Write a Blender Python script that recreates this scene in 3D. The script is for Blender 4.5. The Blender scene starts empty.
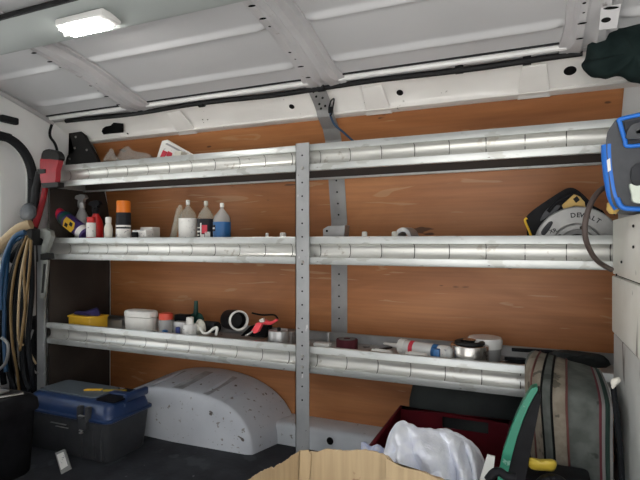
import bpy, bmesh, math, random
from mathutils import Vector, Matrix, noise
PI = math.pi
C = bpy.context.scene.collection
rnd = random.Random(7)

# ------------------------------------------------------------------ camera
YAW = math.radians(22.9); FPX = 490.0; EYE = 0.81
cd = bpy.data.cameras.new('camera'); cam = bpy.data.objects.new('camera', cd); C.objects.link(cam)
cd.sensor_width = 36; cd.lens = 36 * FPX / 640; cd.clip_start = .01; cd.clip_end = 200
cd.shift_y = .0031
cam.location = (0, 0, EYE); cam.rotation_euler = (PI / 2, 0, YAW)
bpy.context.scene.camera = cam
# ------------------------------------------------------------------ sky and exposure
w = bpy.data.worlds.new('overcast_sky'); bpy.context.scene.world = w; w.use_nodes = True
nt = w.node_tree; nt.nodes.clear()
out = nt.nodes.new('ShaderNodeOutputWorld'); bg = nt.nodes.new('ShaderNodeBackground')
gr = nt.nodes.new('ShaderNodeValToRGB'); tc = nt.nodes.new('ShaderNodeTexCoord'); sx = nt.nodes.new('ShaderNodeSeparateXYZ')
nt.links.new(tc.outputs['Generated'], sx.inputs[0]); nt.links.new(sx.outputs['Z'], gr.inputs[0])
gr.color_ramp.elements[0].color = (.95, .93, .90, 1); gr.color_ramp.elements[1].color = (.70, .84, 1.0, 1)
nt.links.new(gr.outputs[0], bg.inputs[0]); bg.inputs[1].default_value = .62
nt.links.new(bg.outputs[0], out.inputs[0])
sd = bpy.data.lights.new('sun', 'SUN'); so = bpy.data.objects.new('sun', sd); C.objects.link(so)
sd.energy = 5.5; sd.angle = .02; sd.color = (1, .96, .90)
so.rotation_euler = Vector((-.60, -.10, -.79)).to_track_quat('-Z', 'Y').to_euler()    # high sun from the front of the van: lights the ground outside the door
vs = bpy.context.scene.view_settings
bpy.context.scene.display_settings.display_device = 'sRGB'
vs.view_transform = 'Standard'; vs.look = 'None'; vs.gamma = 1; vs.use_curve_mapping = False
vs.exposure = 1.87

# ------------------------------------------------------------------ placing helpers
def XU(u, Y):                       # where the sight line of column u meets the plane Y
    t = (u - 320) / FPX
    return Y * (t * math.cos(YAW) - math.sin(YAW)) / (math.cos(YAW) + t * math.sin(YAW))
def ZV(u, v, Y):
    X = XU(u, Y); d = -X * math.sin(YAW) + Y * math.cos(YAW)
    return EYE + (242 - v) / FPX * d
def W(u, v, Y): return Vector((XU(u, Y), Y, ZV(u, v, Y)))
def WX(u, v, X):                    # the same on a plane X = const
    t = (u - 320) / FPX
    Y = X * (math.cos(YAW) + t * math.sin(YAW)) / (t * math.cos(YAW) - math.sin(YAW))
    return W(u, v, Y)

# ------------------------------------------------------------------ materials
def mat(name, col, rough=.5, metal=0, col2=None, scale=12, lo=.4, hi=.6, stretch=(1, 1, 1), bump=0, bscale=None,
        alpha=None, trans=0, emit=None, spots=None, coat=0, detail=4):
    m = bpy.data.materials.new(name); m.use_nodes = True; n = m.node_tree
    b = n.nodes['Principled BSDF']; L = n.links
    b.inputs['Roughness'].default_value = rough; b.inputs['Metallic'].default_value = metal
    b.inputs['Base Color'].default_value = (*col, 1)
    if trans: b.inputs['Transmission Weight'].default_value = trans
    if coat: b.inputs['Coat Weight'].default_value = coat
    if emit:
        b.inputs['Emission Color'].default_value = (*emit[0], 1); b.inputs['Emission Strength'].default_value = emit[1]
    t = n.nodes.new('ShaderNodeTexCoord'); mp = n.nodes.new('ShaderNodeMapping'); mp.inputs['Scale'].default_value = stretch
    L.new(t.outputs['Object'], mp.inputs[0])
    src = None
    if col2:
        nz = n.nodes.new('ShaderNodeTexNoise'); nz.inputs['Scale'].default_value = scale; nz.inputs['Detail'].default_value = detail
        L.new(mp.outputs[0], nz.inputs['Vector'])
        r = n.nodes.new('ShaderNodeValToRGB'); r.color_ramp.elements[0].position = lo; r.color_ramp.elements[1].position = hi
        r.color_ramp.elements[0].color = (*col, 1); r.color_ramp.elements[1].color = (*col2, 1)
        L.new(nz.outputs['Fac'], r.inputs[0]); src = r.outputs[0]
    if spots:                        # (colour, scale, threshold) worn or dirty marks with their own shape
        for (sc, ss, th, st) in spots:
            mp2 = n.nodes.new('ShaderNodeMapping'); mp2.inputs['Scale'].default_value = st; L.new(t.outputs['Object'], mp2.inputs[0])
            nz = n.nodes.new('ShaderNodeTexNoise'); nz.inputs['Scale'].default_value = ss; nz.inputs['Detail'].default_value = 3
            L.new(mp2.outputs[0], nz.inputs['Vector'])
            r = n.nodes.new('ShaderNodeValToRGB'); r.color_ramp.elements[0].position = th; r.color_ramp.elements[1].position = th + .04
            r.color_ramp.elements[0].color = (0, 0, 0, 1); r.color_ramp.elements[1].color = (1, 1, 1, 1)
            L.new(nz.outputs['Fac'], r.inputs[0])
            mx = n.nodes.new('ShaderNodeMix'); mx.data_type = 'RGBA'
            L.new(r.outputs[0], mx.inputs['Factor'])
            if src: L.new(src, mx.inputs['A'])
            else: mx.inputs['A'].default_value = (*col, 1)
            mx.inputs['B'].default_value = (*sc, 1); src = mx.outputs['Result']
    if src: L.new(src, b.inputs['Base Color'])
    if bump:
        nz = n.nodes.new('ShaderNodeTexNoise'); nz.inputs['Scale'].default_value = bscale or scale; nz.inputs['Detail'].default_value = 4
        L.new(mp.outputs[0], nz.inputs['Vector'])
        bp = n.nodes.new('ShaderNodeBump'); bp.inputs['Strength'].default_value = bump; bp.inputs['Distance'].default_value = .004
        L.new(nz.outputs['Fac'], bp.inputs['Height']); L.new(bp.outputs[0], b.inputs['Normal'])
    return m
def glassy(name, col, rough=.08, fac=.75):      # thin clear plastic or glass
    m = bpy.data.materials.new(name); m.use_nodes = True; n = m.node_tree; n.nodes.clear()
    o = n.nodes.new('ShaderNodeOutputMaterial'); a = n.nodes.new('ShaderNodeBsdfTransparent'); g = n.nodes.new('ShaderNodeBsdfPrincipled')
    a.inputs[0].default_value = (*col, 1); g.inputs['Base Color'].default_value = (*col, 1); g.inputs['Roughness'].default_value = rough
    mx = n.nodes.new('ShaderNodeMixShader'); mx.inputs[0].default_value = 1 - fac
    n.links.new(a.outputs[0], mx.inputs[1]); n.links.new(g.outputs[0], mx.inputs[2]); n.links.new(mx.outputs[0], o.inputs[0])
    return m

M = {}
def mk(key, *a, **k): M[key] = mat(key, *a, **k); return M[key]
mk('van_white', (.88, .88, .87), .35, col2=(.82, .82, .81), scale=3, coat=.3)
mk('van_rail', (.90, .88, .85), .3, col2=(.84, .82, .79), scale=4, coat=.3, spots=[((.35, .33, .30), 30, .72, (1, 1, 1))])
mk('roof_paint', (.62, .62, .63), .38, col2=(.57, .57, .58), scale=1.5, coat=.35)
mk('beam_paint', (.58, .57, .58), .4, col2=(.50, .49, .50), scale=6, spots=[((.30, .28, .27), 25, .70, (1, 1, 1))])
mk('header_grey', (.37, .40, .39), .5, col2=(.34, .37, .36), scale=2)
mk('hole', (.010, .010, .010), .9)
# plywood: long grain running along the van
def plywood():
    m = mat('plywood', (.46, .215, .085), .48, bump=.05, bscale=60, stretch=(.15, 1, 3)); n = m.node_tree; L = n.links; b = n.nodes['Principled BSDF']
    t = n.nodes.new('ShaderNodeTexCoord')
    def nz(scale, st, detail=5, dist=0):
        mp = n.nodes.new('ShaderNodeMapping'); mp.inputs['Scale'].default_value = st; L.new(t.outputs['Object'], mp.inputs[0])
        x = n.nodes.new('ShaderNodeTexNoise'); x.inputs['Scale'].default_value = scale; x.inputs['Detail'].default_value = detail
        x.inputs['Distortion'].default_value = dist; L.new(mp.outputs[0], x.inputs['Vector']); return x.outputs['Fac']
    def ramp(s, p, c):
        r = n.nodes.new('ShaderNodeValToRGB'); r.color_ramp.elements[0].position = p[0]; r.color_ramp.elements[1].position = p[-1]
        r.color_ramp.elements[0].color = (*c[0], 1); r.color_ramp.elements[1].color = (*c[-1], 1)
        for q in range(1, len(p) - 1): e = r.color_ramp.elements.new(p[q]); e.color = (*c[q], 1)
        L.new(s, r.inputs[0]); return r.outputs[0]
    def mix(a, bb, f, mode='MIX'):
        x = n.nodes.new('ShaderNodeMix'); x.data_type = 'RGBA'; x.blend_type = mode
        if isinstance(f, float): x.inputs['Factor'].default_value = f
        else: L.new(f, x.inputs['Factor'])
        L.new(a, x.inputs['A'])
        if isinstance(bb, tuple): x.inputs['B'].default_value = (*bb, 1)
        else: L.new(bb, x.inputs['B'])
        return x.outputs['Result']
    base = ramp(nz(3.2, (.45, 1, 1.7), 6, .9), (.28, .5, .75), ((.31, .112, .036), (.45, .175, .060), (.58, .255, .100)))
    fine = ramp(nz(60, (.05, 1, 1.6), 3), (.35, .65), ((.92, .91, .90), (1.05, 1.04, 1.02)))
    c = mix(base, fine, 1.0, 'MULTIPLY')
    c = mix(c, (.07, .03, .015), ramp(nz(16, (.45, 1, 1.5), 2), (.715, .735), ((0, 0, 0), (.8, .8, .8))))
    c = mix(c, (.62, .42, .24), ramp(nz(5, (.5, 1, 5), 2, 1.5), (.66, .69), ((0, 0, 0), (.35, .35, .35))))
    L.new(c, b.inputs['Base Color']); return m
M['plywood'] = plywood()
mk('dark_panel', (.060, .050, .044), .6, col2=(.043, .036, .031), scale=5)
mk('alu', (.62, .64, .63), .40, .60, col2=(.52, .54, .53), scale=9, stretch=(.5, 1, 1), bump=.12, bscale=40,
   spots=[((.46, .47, .45), 26, .58, (.5, 1, 1)), ((.20, .19, .18), 60, .70, (.6, 1, 1))])
mk('alu_groove', (.70, .70, .67), .36, .65, col2=(.60, .60, .57), scale=7, stretch=(.4, 1, 1), bump=.08, bscale=30,
   spots=[((.50, .48, .44), 30, .66, (1, 1, 1)), ((.22, .19, .15), 55, .74, (1, 1, 1))])
mk('alu_tray', (.50, .50, .50), .5, .4, col2=(.40, .40, .39), scale=12, spots=[((.12, .12, .12), 30, .64, (1, 1, 1))])
mk('under_dark', (.045, .032, .026), .7)  # shade beneath the upper two shelves, put into the colour
mk('post_grey', (.42, .43, .44), .45, .45, col2=(.36, .37, .38), scale=10, spots=[((.65, .65, .64), 60, .68, (1, 1, .4)), ((.18, .17, .17), 70, .71, (1, 1, 1))])
mk('strap_grey', (.40, .40, .40), .5, .4, col2=(.34, .34, .34), scale=14)
mk('bolt', (.45, .44, .42), .35, .8)
mk('rubber', (.012, .013, .014), .6, col2=(.02, .02, .022), scale=10)
mk('rubber_cable', (.015, .015, .016), .55)
mk('floor_mat', (.022, .023, .027), .62, col2=(.034, .036, .042), scale=9, bump=.25, bscale=60, spots=[((.12, .12, .13), 42, .72, (1, 1, 1)), ((.05, .055, .06), 7, .58, (1, 1, 1))])
mk('arch_white', (.64, .66, .70), .5, col2=(.57, .59, .63), scale=5, bump=.15, bscale=22, spots=[((.10, .08, .07), 26, .69, (1, 1, 1)), ((.30, .28, .27), 50, .66, (1, 1, 1)), ((.05, .04, .04), 55, .74, (1, 1, 1))])
mk('arch_dirt', (.34, .33, .33), .8, col2=(.46, .46, .47), scale=30, lo=.35, hi=.65)
mk('sill_white', (.66, .69, .72), .4, col2=(.58, .61, .64), scale=6, spots=[((.20, .18, .17), 30, .68, (1, 1, 1))])
mk('cab_white', (.86, .85, .79), .5, col2=(.76, .75, .68), scale=5, spots=[((.24, .23, .20), 9, .63, (1, 1, .25)), ((.12, .11, .10), 26, .69, (1, 1, .5))])
mk('cab_grey', (.66, .67, .65), .5, col2=(.54, .55, .53), scale=6, spots=[((.14, .13, .12), 14, .64, (1, 1, .3))])
mk('ground', (.50, .49, .47), .9, col2=(.43, .42, .41), scale=2)
mk('black_plastic', (.010, .010, .011), .42, col2=(.014, .014, .016), scale=20)
mk('box_plastic', (.048, .050, .055), .42, col2=(.055, .057, .062), scale=30, bump=.1, bscale=90)
mk('navy', (.014, .032, .095), .32, col2=(.018, .040, .115), scale=10, spots=[((.10, .14, .22), 30, .68, (1, 1, 1))])
mk('grey_inset', (.10, .12, .14), .45)
mk('yellow', (.80, .48, .03), .42, col2=(.72, .42, .03), scale=10)
mk('mustard', (.42, .30, .03), .5)
mk('orange', (.80, .20, .015), .4)
mk('wrench_red', (.34, .010, .022), .42, col2=(.26, .008, .016), scale=20)
mk('iron', (.34, .35, .33), .45, .4, col2=(.26, .27, .25), scale=20)
mk('dark_iron', (.025, .025, .025), .5, .3)
mk('steel', (.62, .60, .57), .26, .95, col2=(.52, .50, .47), scale=14)
mk('dull_steel', (.46, .46, .46), .42, .6, col2=(.38, .38, .38), scale=14)
mk('guard_grey', (.34, .34, .335), .42, .3, col2=(.28, .28, .275), scale=20)
mk('white_plastic', (.78, .77, .73), .42, col2=(.72, .71, .67), scale=12)
mk('offwhite', (.70, .68, .60), .5)
mk('grey_plastic', (.30, .30, .30), .45)
mk('radio_grey', (.075, .078, .085), .5, col2=(.065, .068, .075), scale=40)
mk('radio_dark', (.035, .037, .042), .55)
mk('radio_blue', (.008, .14, .56), .38)
mk('pale_latch', (.60, .66, .58), .4)
mk('red', (.55, .02, .02), .4)
mk('pink', (.75, .035, .09), .4)
mk('coral', (.85, .07, .09), .42)
mk('cap_red', (.75, .09, .05), .4)
mk('label_white', (.80, .79, .76), .6, spots=[((.35, .35, .38), 90, .62, (.4, 1, 1))])
mk('label_black', (.02, .02, .025), .5)
mk('label_blue', (.02, .12, .32), .45)
mk('label_red', (.60, .03, .06), .5)
mk('purple', (.055, .03, .16), .42)
mk('bluecan', (.03, .05, .20), .4)
mk('cloth_navy', (.03, .022, .11), .9)
mk('dark_green', (.004, .06, .045), .45)
mk('green', (.004, .20, .115), .45, col2=(.006, .16, .095), scale=12, spots=[((.20, .36, .28), 40, .68, (1, 1, 1))])
mk('crate_red', (.12, .006, .012), .5, col2=(.085, .005, .010), scale=6, spots=[((.17, .05, .05), 30, .72, (1, 1, 1))])
mk('crate_window', (.05, .06, .05), .5)
mk('towel', (.92, .94, 1.0), .95, col2=(.86, .88, .97), scale=30, bump=.6, bscale=160)
mk('check_cloth', (.45, .50, .70), .95, col2=(.68, .70, .78), scale=60)
mk('cardboard', (.48, .355, .205), .8, col2=(.42, .305, .175), scale=22, stretch=(3, 3, .15), bump=.12, bscale=40, spots=[((.30, .18, .10), 24, .71, (1, 1, 1))])
mk('cardboard_torn', (.62, .50, .36), .95, col2=(.36, .23, .13), scale=60)
mk('fabric_beige', (.19, .16, .125), .9, col2=(.24, .21, .165), scale=40, spots=[((.10, .09, .07), 28, .60, (1, 1, 1))])
mk('fabric_grey', (.075, .083, .075), .9, col2=(.10, .108, .10), scale=30, spots=[((.05, .055, .05), 20, .62, (1, 1, 1))])
mk('piping_brown', (.10, .03, .025), .8)
mk('maroon', (.09, .010, .018), .85)
mk('darkgreen_cloth', (.010, .03, .022), .85)
mk('pale_band', (.18, .17, .165), .9)
mk('dark_bag', (.03, .033, .033), .85, col2=(.045, .05, .048), scale=8)
mk('roof_cloth', (.008, .016, .016), .92, col2=(.013, .024, .023), scale=20, bump=.5, bscale=30)
mk('hose_tan', (.42, .31, .18), .55)
mk('hose_ochre', (.17, .105, .035), .55)
mk('hose_grey', (.22, .22, .22), .5)
mk('cable_blue', (.010, .055, .13), .5)
mk('cable_black', (.012, .013, .015), .5)
mk('cable_brown', (.085, .062, .055), .55)
mk('lamp_on', (1, 1, 1), .4, emit=((1, .97, .92), 16))
mk('lamp_frame', (.80, .80, .78), .4)
mk('gold', (.55, .36, .10), .4)
mk('clearish', (.70, .70, .68), .25)
for k_ in ('black_plastic', 'box_plastic', 'dark_iron', 'radio_dark', 'rubber', 'rubber_cable', 'cable_black', 'floor_mat', 'dark_bag', 'roof_cloth', 'dark_panel', 'fabric_grey', 'fabric_beige', 'label_black', 'crate_red', 'hole', 'radio_grey'):
    M[k_].node_tree.nodes['Principled BSDF'].inputs['Specular IOR Level'].default_value = .18
for k_ in ('black_plastic', 'cable_black', 'hole'): M[k_].node_tree.nodes['Principled BSDF'].inputs['Specular IOR Level'].default_value = .06
M['glass'] = glassy('window_glass', (.95, .97, .97), .03, .88)
M['clear'] = glassy('clear_plastic', (.88, .88, .80), .12, .80)
M['baggie'] = glassy('clear_bag_plastic', (.93, .93, .90), .2, .80)
M['cleargrey'] = glassy('cloudy_plastic', (.82, .83, .82), .25, .65)

# ------------------------------------------------------------------ mesh helpers
OFF = {}
def obj(name, bm, m, parent=None, smooth=True, bev=0, sub=0, local=False, solid=0):
    bmesh.ops.recalc_face_normals(bm, faces=bm.faces) if not solid else None
    if parent is not None and not local:
        bm.transform(Matrix.Translation(-OFF.get(parent.name, Vector((0, 0, 0)))))
    me = bpy.data.meshes.new(name); bm.to_mesh(me); bm.free()
    ms = m if isinstance(m, (list, tuple)) else [m]
    for x in ms: me.materials.append(M[x] if isinstance(x, str) else x)
    o = bpy.data.objects.new(name, me); C.objects.link(o)
    if parent is not None:
        o.parent = parent; OFF[o.name] = OFF.get(parent.name, Vector((0, 0, 0)))
    if smooth:
        for p in me.polygons: p.use_smooth = True
    if solid: s = o.modifiers.new('s', 'SOLIDIFY'); s.thickness = solid; s.offset = 0
    if bev: b = o.modifiers.new('b', 'BEVEL'); b.width = bev; b.segments = 2; b.limit_method = 'ANGLE'; b.angle_limit = .6
    if sub: s = o.modifiers.new('u', 'SUBSURF'); s.levels = sub; s.render_levels = sub
    if smooth and not sub:
        try: me.set_sharp_from_angle(angle=.7)
        except Exception: pass
    return o
def thing(name, label, cat, loc=(0, 0, 0), rot=(0, 0, 0), group=None):
    o = bpy.data.objects.new(name, None); C.objects.link(o); o.location = loc; o.rotation_euler = rot
    o.empty_display_size = .05; o['label'] = label; o['category'] = cat
    if group: o['group'] = group
    OFF[o.name] = Vector(loc); return o
def tag(o, label, cat, group=None, kind=None):
    o['label'] = label; o['category'] = cat
    if group: o['group'] = group
    if kind: o['kind'] = kind
    return o
def struct(name, bm, m, parent=None, **k):
    o = obj(name, bm, m, parent, **k)
    if parent is None: o['kind'] = 'structure'
    return o
def B(): return bmesh.new()
def box(bm, x0, x1, y0, y1, z0, z1, mi=0, bev=0, seg=2):
    r = bmesh.ops.create_cube(bm, size=1)
    for v in r['verts']: v.co = Vector(((x0 + x1) / 2 + v.co.x * (x1 - x0), (y0 + y1) / 2 + v.co.y * (y1 - y0), (z0 + z1) / 2 + v.co.z * (z1 - z0)))
    fs = set(f for v in r['verts'] for f in v.link_faces)
    for f in fs: f.material_index = mi
    if bev:
        es = list(set(e for v in r['verts'] for e in v.link_edges))
        q = bmesh.ops.bevel(bm, geom=es, offset=bev, segments=seg, profile=.5, affect='EDGES')
        for f in q['faces']: f.material_index = mi
    return bm
def frame_for(d):
    d = d.normalized(); up = Vector((0, 0, 1)) if abs(d.z) < .95 else Vector((1, 0, 0))
    a = d.cross(up).normalized(); return a, a.cross(d).normalized()
def rings(bm, rs, mi=0, caps=True, closed=True):
    vr = [[bm.verts.new(p) for p in r] for r in rs]; n = len(vr[0])
    for a, b in zip(vr, vr[1:]):
        for i in range(n if closed else n - 1):
            f = bm.faces.new((a[i], a[(i + 1) % n], b[(i + 1) % n], b[i])); f.material_index = mi
    if caps and closed:
        for r in (vr[0], vr[-1]):
            try: f = bm.faces.new(r); f.material_index = mi
            except ValueError: pass
    return vr
def cyl(bm, p0, p1, r0, r1=None, seg=24, mi=0, caps=True):
    p0 = Vector(p0); p1 = Vector(p1); r1 = r0 if r1 is None else r1; a, b = frame_for(p1 - p0)
    rings(bm, [[p + a * (r * math.cos(2 * PI * i / seg)) + b * (r * math.sin(2 * PI * i / seg)) for i in range(seg)] for p, r in ((p0, r0), (p1, r1))], mi, caps)
    return bm
def lathe(bm, prof, base, axis=(0, 0, 1), seg=28, mi=0, caps=True, sx_=1):   # prof: (radius, distance along the axis)
    base = Vector(base); ax = Vector(axis).normalized(); a, b = frame_for(ax)
    rings(bm, [[base + ax * h + a * (r * sx_ * math.cos(2 * PI * i / seg)) + b * (r * math.sin(2 * PI * i / seg)) for i in range(seg)] for r, h in prof], mi, caps)
    return bm
def smooth_path(pts, n=6):
    pts = [Vector(p) for p in pts]
    if len(pts) < 3: return pts
    o = []
    for i in range(len(pts) - 1):
        p0 = pts[max(i - 1, 0)]; p1 = pts[i]; p2 = pts[i + 1]; p3 = pts[min(i + 2, len(pts) - 1)]
        for k in range(n):
            t = k / n
            o.append(.5 * ((2 * p1) + (p2 - p0) * t + (2 * p0 - 5 * p1 + 4 * p2 - p3) * t * t + (3 * p1 - p0 - 3 * p2 + p3) * t ** 3))
    o.append(pts[-1]); return o
def tube(bm, pts, r, seg=10, mi=0, n=6, flat=1, smooth=True):
    ps = smooth_path(pts, n) if smooth else [Vector(p) for p in pts]
    rr = r if callable(r) else (lambda t: r); rs = []; prev = None
    for i, p in enumerate(ps):
        d = (ps[min(i + 1, len(ps) - 1)] - ps[max(i - 1, 0)])
        if d.length < 1e-9: d = Vector((0, 0, 1))
        d.normalize()
        if prev is None: a, b = frame_for(d)
        else:
            a = prev - d * prev.dot(d)
            a = a.normalized() if a.length > 1e-6 else frame_for(d)[0]
            b = a.cross(d).normalized()
        prev = a; q = rr(i / (len(ps) - 1))
        rs.append([p + a * (q * math.cos(2 * PI * k / seg)) + b * (q * flat * math.sin(2 * PI * k / seg)) for k in range(seg)])
    rings(bm, rs, mi); return bm
def prism(bm, pts, vec, mi=0):      # pts: 3D outline, pushed along vec
    vec = Vector(vec); a = [bm.verts.new(Vector(p)) for p in pts]; b = [bm.verts.new(Vector(p) + vec) for p in pts]; n = len(a)
    for i in range(n): f = bm.faces.new((a[i], a[(i + 1) % n], b[(i + 1) % n], b[i])); f.material_index = mi
    f1 = bm.faces.new(a); f2 = bm.faces.new(b[::-1]); f1.material_index = f2.material_index = mi
    bmesh.ops.triangulate(bm, faces=[f1, f2]); return bm
def pp(pts, Y): return [W(u, v, Y) for u, v in pts]          # an outline on the plane Y
def smooth2(pts, n=4):
    q = [Vector((a, b, 0)) for a, b in pts]; q = [q[-1]] + q + [q[0], q[1]]; o = []
    for i in range(1, len(q) - 2):
        p0, p1, p2, p3 = q[i - 1], q[i], q[i + 1], q[i + 2]
        for k in range(n):
            t = k / n; v = .5 * ((2 * p1) + (p2 - p0) * t + (2 * p0 - 5 * p1 + 4 * p2 - p3) * t * t + (3 * p1 - p0 - 3 * p2 + p3) * t ** 3)
            o.append((v.x, v.y))
    return o
def grid(bm, fn, nu, nv, mi=0):
    vv = [[bm.verts.new(fn(i / (nu - 1), j / (nv - 1))) for j in range(nv)] for i in range(nu)]
    for i in range(nu - 1):
        for j in range(nv - 1):
            f = bm.faces.new((vv[i][j], vv[i + 1][j], vv[i + 1][j + 1], vv[i][j + 1])); f.material_index = mi
    return vv
def interp(tab, x):
    if x <= tab[0][0]: return tab[0][1]
    for (a, b), (c, d) in zip(tab, tab[1:]):
        if x <= c: return b + (d - b) * (x - a) / (c - a)
    return tab[-1][1]
def text(name, s, size, m, parent, mtx, depth=.001):
    cu = bpy.data.curves.new(name, 'FONT'); cu.body = s; cu.size = size; cu.extrude = depth; cu.align_x = 'CENTER'; cu.align_y = 'CENTER'; cu.offset = size * .02
    t = bpy.data.objects.new('t', cu); C.objects.link(t)
    me = bpy.data.meshes.new_from_object(t.evaluated_get(bpy.context.evaluated_depsgraph_get()))
    bpy.data.objects.remove(t); me.transform(mtx); me.transform(Matrix.Translation(-OFF.get(parent.name, Vector())))
    me.materials.clear(); me.materials.append(M[m]); me.name = name
    o = bpy.data.objects.new(name, me); C.objects.link(o); o.parent = parent; OFF[o.name] = OFF[parent.name]; return o

# ------------------------------------------------------------------ the van: floor, wall, rails, roof
bm = B(); box(bm, -60, 60, -60, 60, -.62, -.60); struct('floor', bm, 'ground', smooth=False).name = 'floor_outside'
bm = B(); box(bm, -2.08, .62, .10, 1.90, -.05, 0)
struct('floor', bm, 'floor_mat', smooth=False)
WALL = [(.0, 1.86), (.5, 1.862), (.9, 1.86), (1.06, 1.83), (1.21, 1.795), (1.30, 1.742)]       # z -> Y
def wy(z): return interp(WALL, z)
def sheet(prof, x0, x1, th, nx=2):        # prof (Y,z): sheet along X, th thick away from the room
    bm = B(); rs = []
    pr = [Vector((0, y, z)) for y, z in prof]; nrm = []
    for i in range(len(pr)):
        d = (pr[min(i + 1, len(pr) - 1)] - pr[max(i - 1, 0)]).normalized(); nrm.append(Vector((0, d.z, -d.y)))
    loop = pr + [p + n * th for p, n in zip(pr, nrm)][::-1]
    for k in range(nx):
        x = x0 + (x1 - x0) * k / (nx - 1); rs.append([p + Vector((x, 0, 0)) for p in loop])
    rings(bm, rs); return bm
# plywood lining in two boards with a seam, ending in front of the bulkhead
zs = [.028, .3, .5, .7, .9, 1.0, 1.06, 1.14, 1.21, 1.25, 1.296]
struct('wall_back', sheet([(wy(z), z) for z in zs], -1.93, .275, .010), 'plywood')
bm = sheet([(wy(z) + .012, z) for z in [0] + zs], -2.06, .62, .03); struct('wall_back_skin', bm, 'van_white').name = 'wall_outer'
# cant rail above the plywood, a folded sheet with rounded swells
def rail_prof(x):
    s = .006 * math.sin(x * 5.2)
    return [(1.750, 1.283), (1.734, 1.285), (1.720, 1.290), (1.724, 1.299), (1.716 - s, 1.312), (1.685 - s, 1.338), (1.655, 1.356), (1.640, 1.366), (1.63, 1.375)]
bm = B(); rs = []
for k in range(61):
    x = -2.06 + k * 2.68 / 60; p = rail_prof(x); loop = p + [(y + .03, z + .02) for y, z in p][::-1]
    rs.append([Vector((x, y, z)) for y, z in loop])
rings(bm, rs)
def rail_pt(u, v):                          # point on the sloped rail face
    Y = 1.70
    for _ in range(6):
        z = ZV(u, v, Y); Y = interp([(1.272, 1.74), (1.312, 1.716), (1.338, 1.685), (1.375, 1.63)], z)
    return W(u, v, Y)
rn = Vector((0, -.62, -.78)).normalized(); ra, rb = Vector((1, 0, 0)), rn.cross(Vector((1, 0, 0)))
def rail_hole(bm, u, v, r, ov=1):
    p = rail_pt(u, v); vs_ = [bm.verts.new(p + rn * .004 + ra * (r * ov * math.cos(a * PI / 8)) + rb * (r * math.sin(a * PI / 8))) for a in range(16)]
    f = bm.faces.new(vs_); f.material_index = 1
for (u, v, r) in ((187, 121, .011), (292, 106, .011), (400, 92, .012), (203, 119, .003), (208, 119, .003), (365, 102, .003), (371, 101, .003), (204, 122, .002), (128, 133, .005)): rail_hole(bm, u, v, r)
p = [rail_pt(u, v) + rn * .004 for u, v in ((103, 128), (106, 126), (111, 125), (114, 122), (124, 123), (124, 132), (112, 133), (104, 134), (102, 131))]
f = bm.faces.new([bm.verts.new(q) for q in p]); f.material_index = 1
p0 = rail_pt(570, 70); vs_ = [bm.verts.new(p0 + rn * .004 + ra * (.018 * math.cos(a * PI / 10)) + rb * (.016 * math.sin(a * PI / 10))) for a in range(20)]
f = bm.faces.new(vs_); f.material_index = 1
struct('trim_1', bm, ['van_rail', 'hole'])
bm = B()
for x in (-1.36, -.50, .02):
    p = [Vector((x - .05, 1.748, 1.284)), Vector((x + .05, 1.748, 1.284)), Vector((x + .035, 1.650, 1.360)), Vector((x - .035, 1.650, 1.360))]
    prism(bm, [q + rn * .003 for q in p], rn * .006)
struct('trim_2', bm, 'van_rail', bev=.003)
# roof skin: wide pressed panels with raised ribs that run along the van
RO = [(-.20, 1.30), (-.05, 1.40), (.2, 1.475), (.5, 1.505), (.8, 1.515), (1.1, 1.495), (1.33, 1.46), (1.45, 1.428), (1.52, 1.408), (1.58, 1.388), (1.635, 1.372)]
def roof_z(y): return interp(RO, y)
RIB = [1.50, 1.30, 1.02, .74, .45]
BEAMX = [-1.51, -.66, .16]
def roof_at(x, y):
    z = roof_z(y); e = min(abs(x - b) for b in BEAMX); k = min(1, max(0, (e - .05) / .05)) * min(1, max(0, (x + 2.0) / .08)); k = k * k * (3 - 2 * k)
    for r in RIB:
        t = (y - r) / .020
        if abs(t) < 1: z -= k * .013 * (math.cos(t * PI) * .5 + .5)
    return z
ys = []
y = -.2
while y < 1.635:
    ys.append(y); y += .004 if any(abs(y - r) < .034 for r in RIB) else .02
ys.append(1.635)
xs = [-2.06 + i * 2.68 / 134 for i in range(135)]
bm = B(); vv = [[bm.verts.new((x, y, roof_at(x, y))) for y in ys] for x in xs]
for i in range(len(xs) - 1):
    for j in range(len(ys) - 1): bm.faces.new((vv[i][j], vv[i][j + 1], vv[i + 1][j + 1], vv[i + 1][j]))
struct('ceiling', bm, 'roof_paint', solid=.003)
# cross beams
def beam(n, x, hw):
    bm = B(); rs = []
    N = 40
    for k in range(N + 1):
        y = 1.628 - k * (1.628 + .1) / N
        zb = roof_z(y) - .033 if y < 1.55 else roof_z(y) - .033 * max(.25, (1.628 - y) / .078)
        fl = hw + .012 * math.exp(-((y - 1.6) / .05) ** 2); zr = roof_z(y) - .003
        rs.append([Vector(q) for q in ((x - fl - .02, y, zr), (x - fl - .018, y, zr - .006), (x - fl, y, zr - .008), (x - fl + .010, y, zb), (x - .018, y, zb - .004), (x - .010, y, zb + .003), (x + .010, y, zb + .003), (x + .018, y, zb - .004),
                                       (x + fl - .010, y, zb), (x + fl, y, zr - .008), (x + fl + .018, y, zr - .006), (x + fl + .02, y, zr))])
    rings(bm, rs)
    for (yy, dx, r, ov) in ((1.52, -.026, .006, 2), (1.46, -.026, .006, 2.4), (1.42, -.026, .004, 1), (1.385, -.028, .006, 1), (1.25, -.026, .005, 1), (1.21, -.026, .006, 2.4), (1.15, -.026, .006, 2.4), (1.05, .02, .006, 2)):
        zb = roof_z(yy) - .0385
        f = bm.faces.new([bm.verts.new((x + dx + r * ov * math.cos(a * PI / 6) * .8, yy + r * math.sin(a * PI / 6), zb)) for a in range(12)]); f.material_index = 1
    return struct('trim_%d' % n, bm, ['beam_paint', 'hole'])
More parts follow.
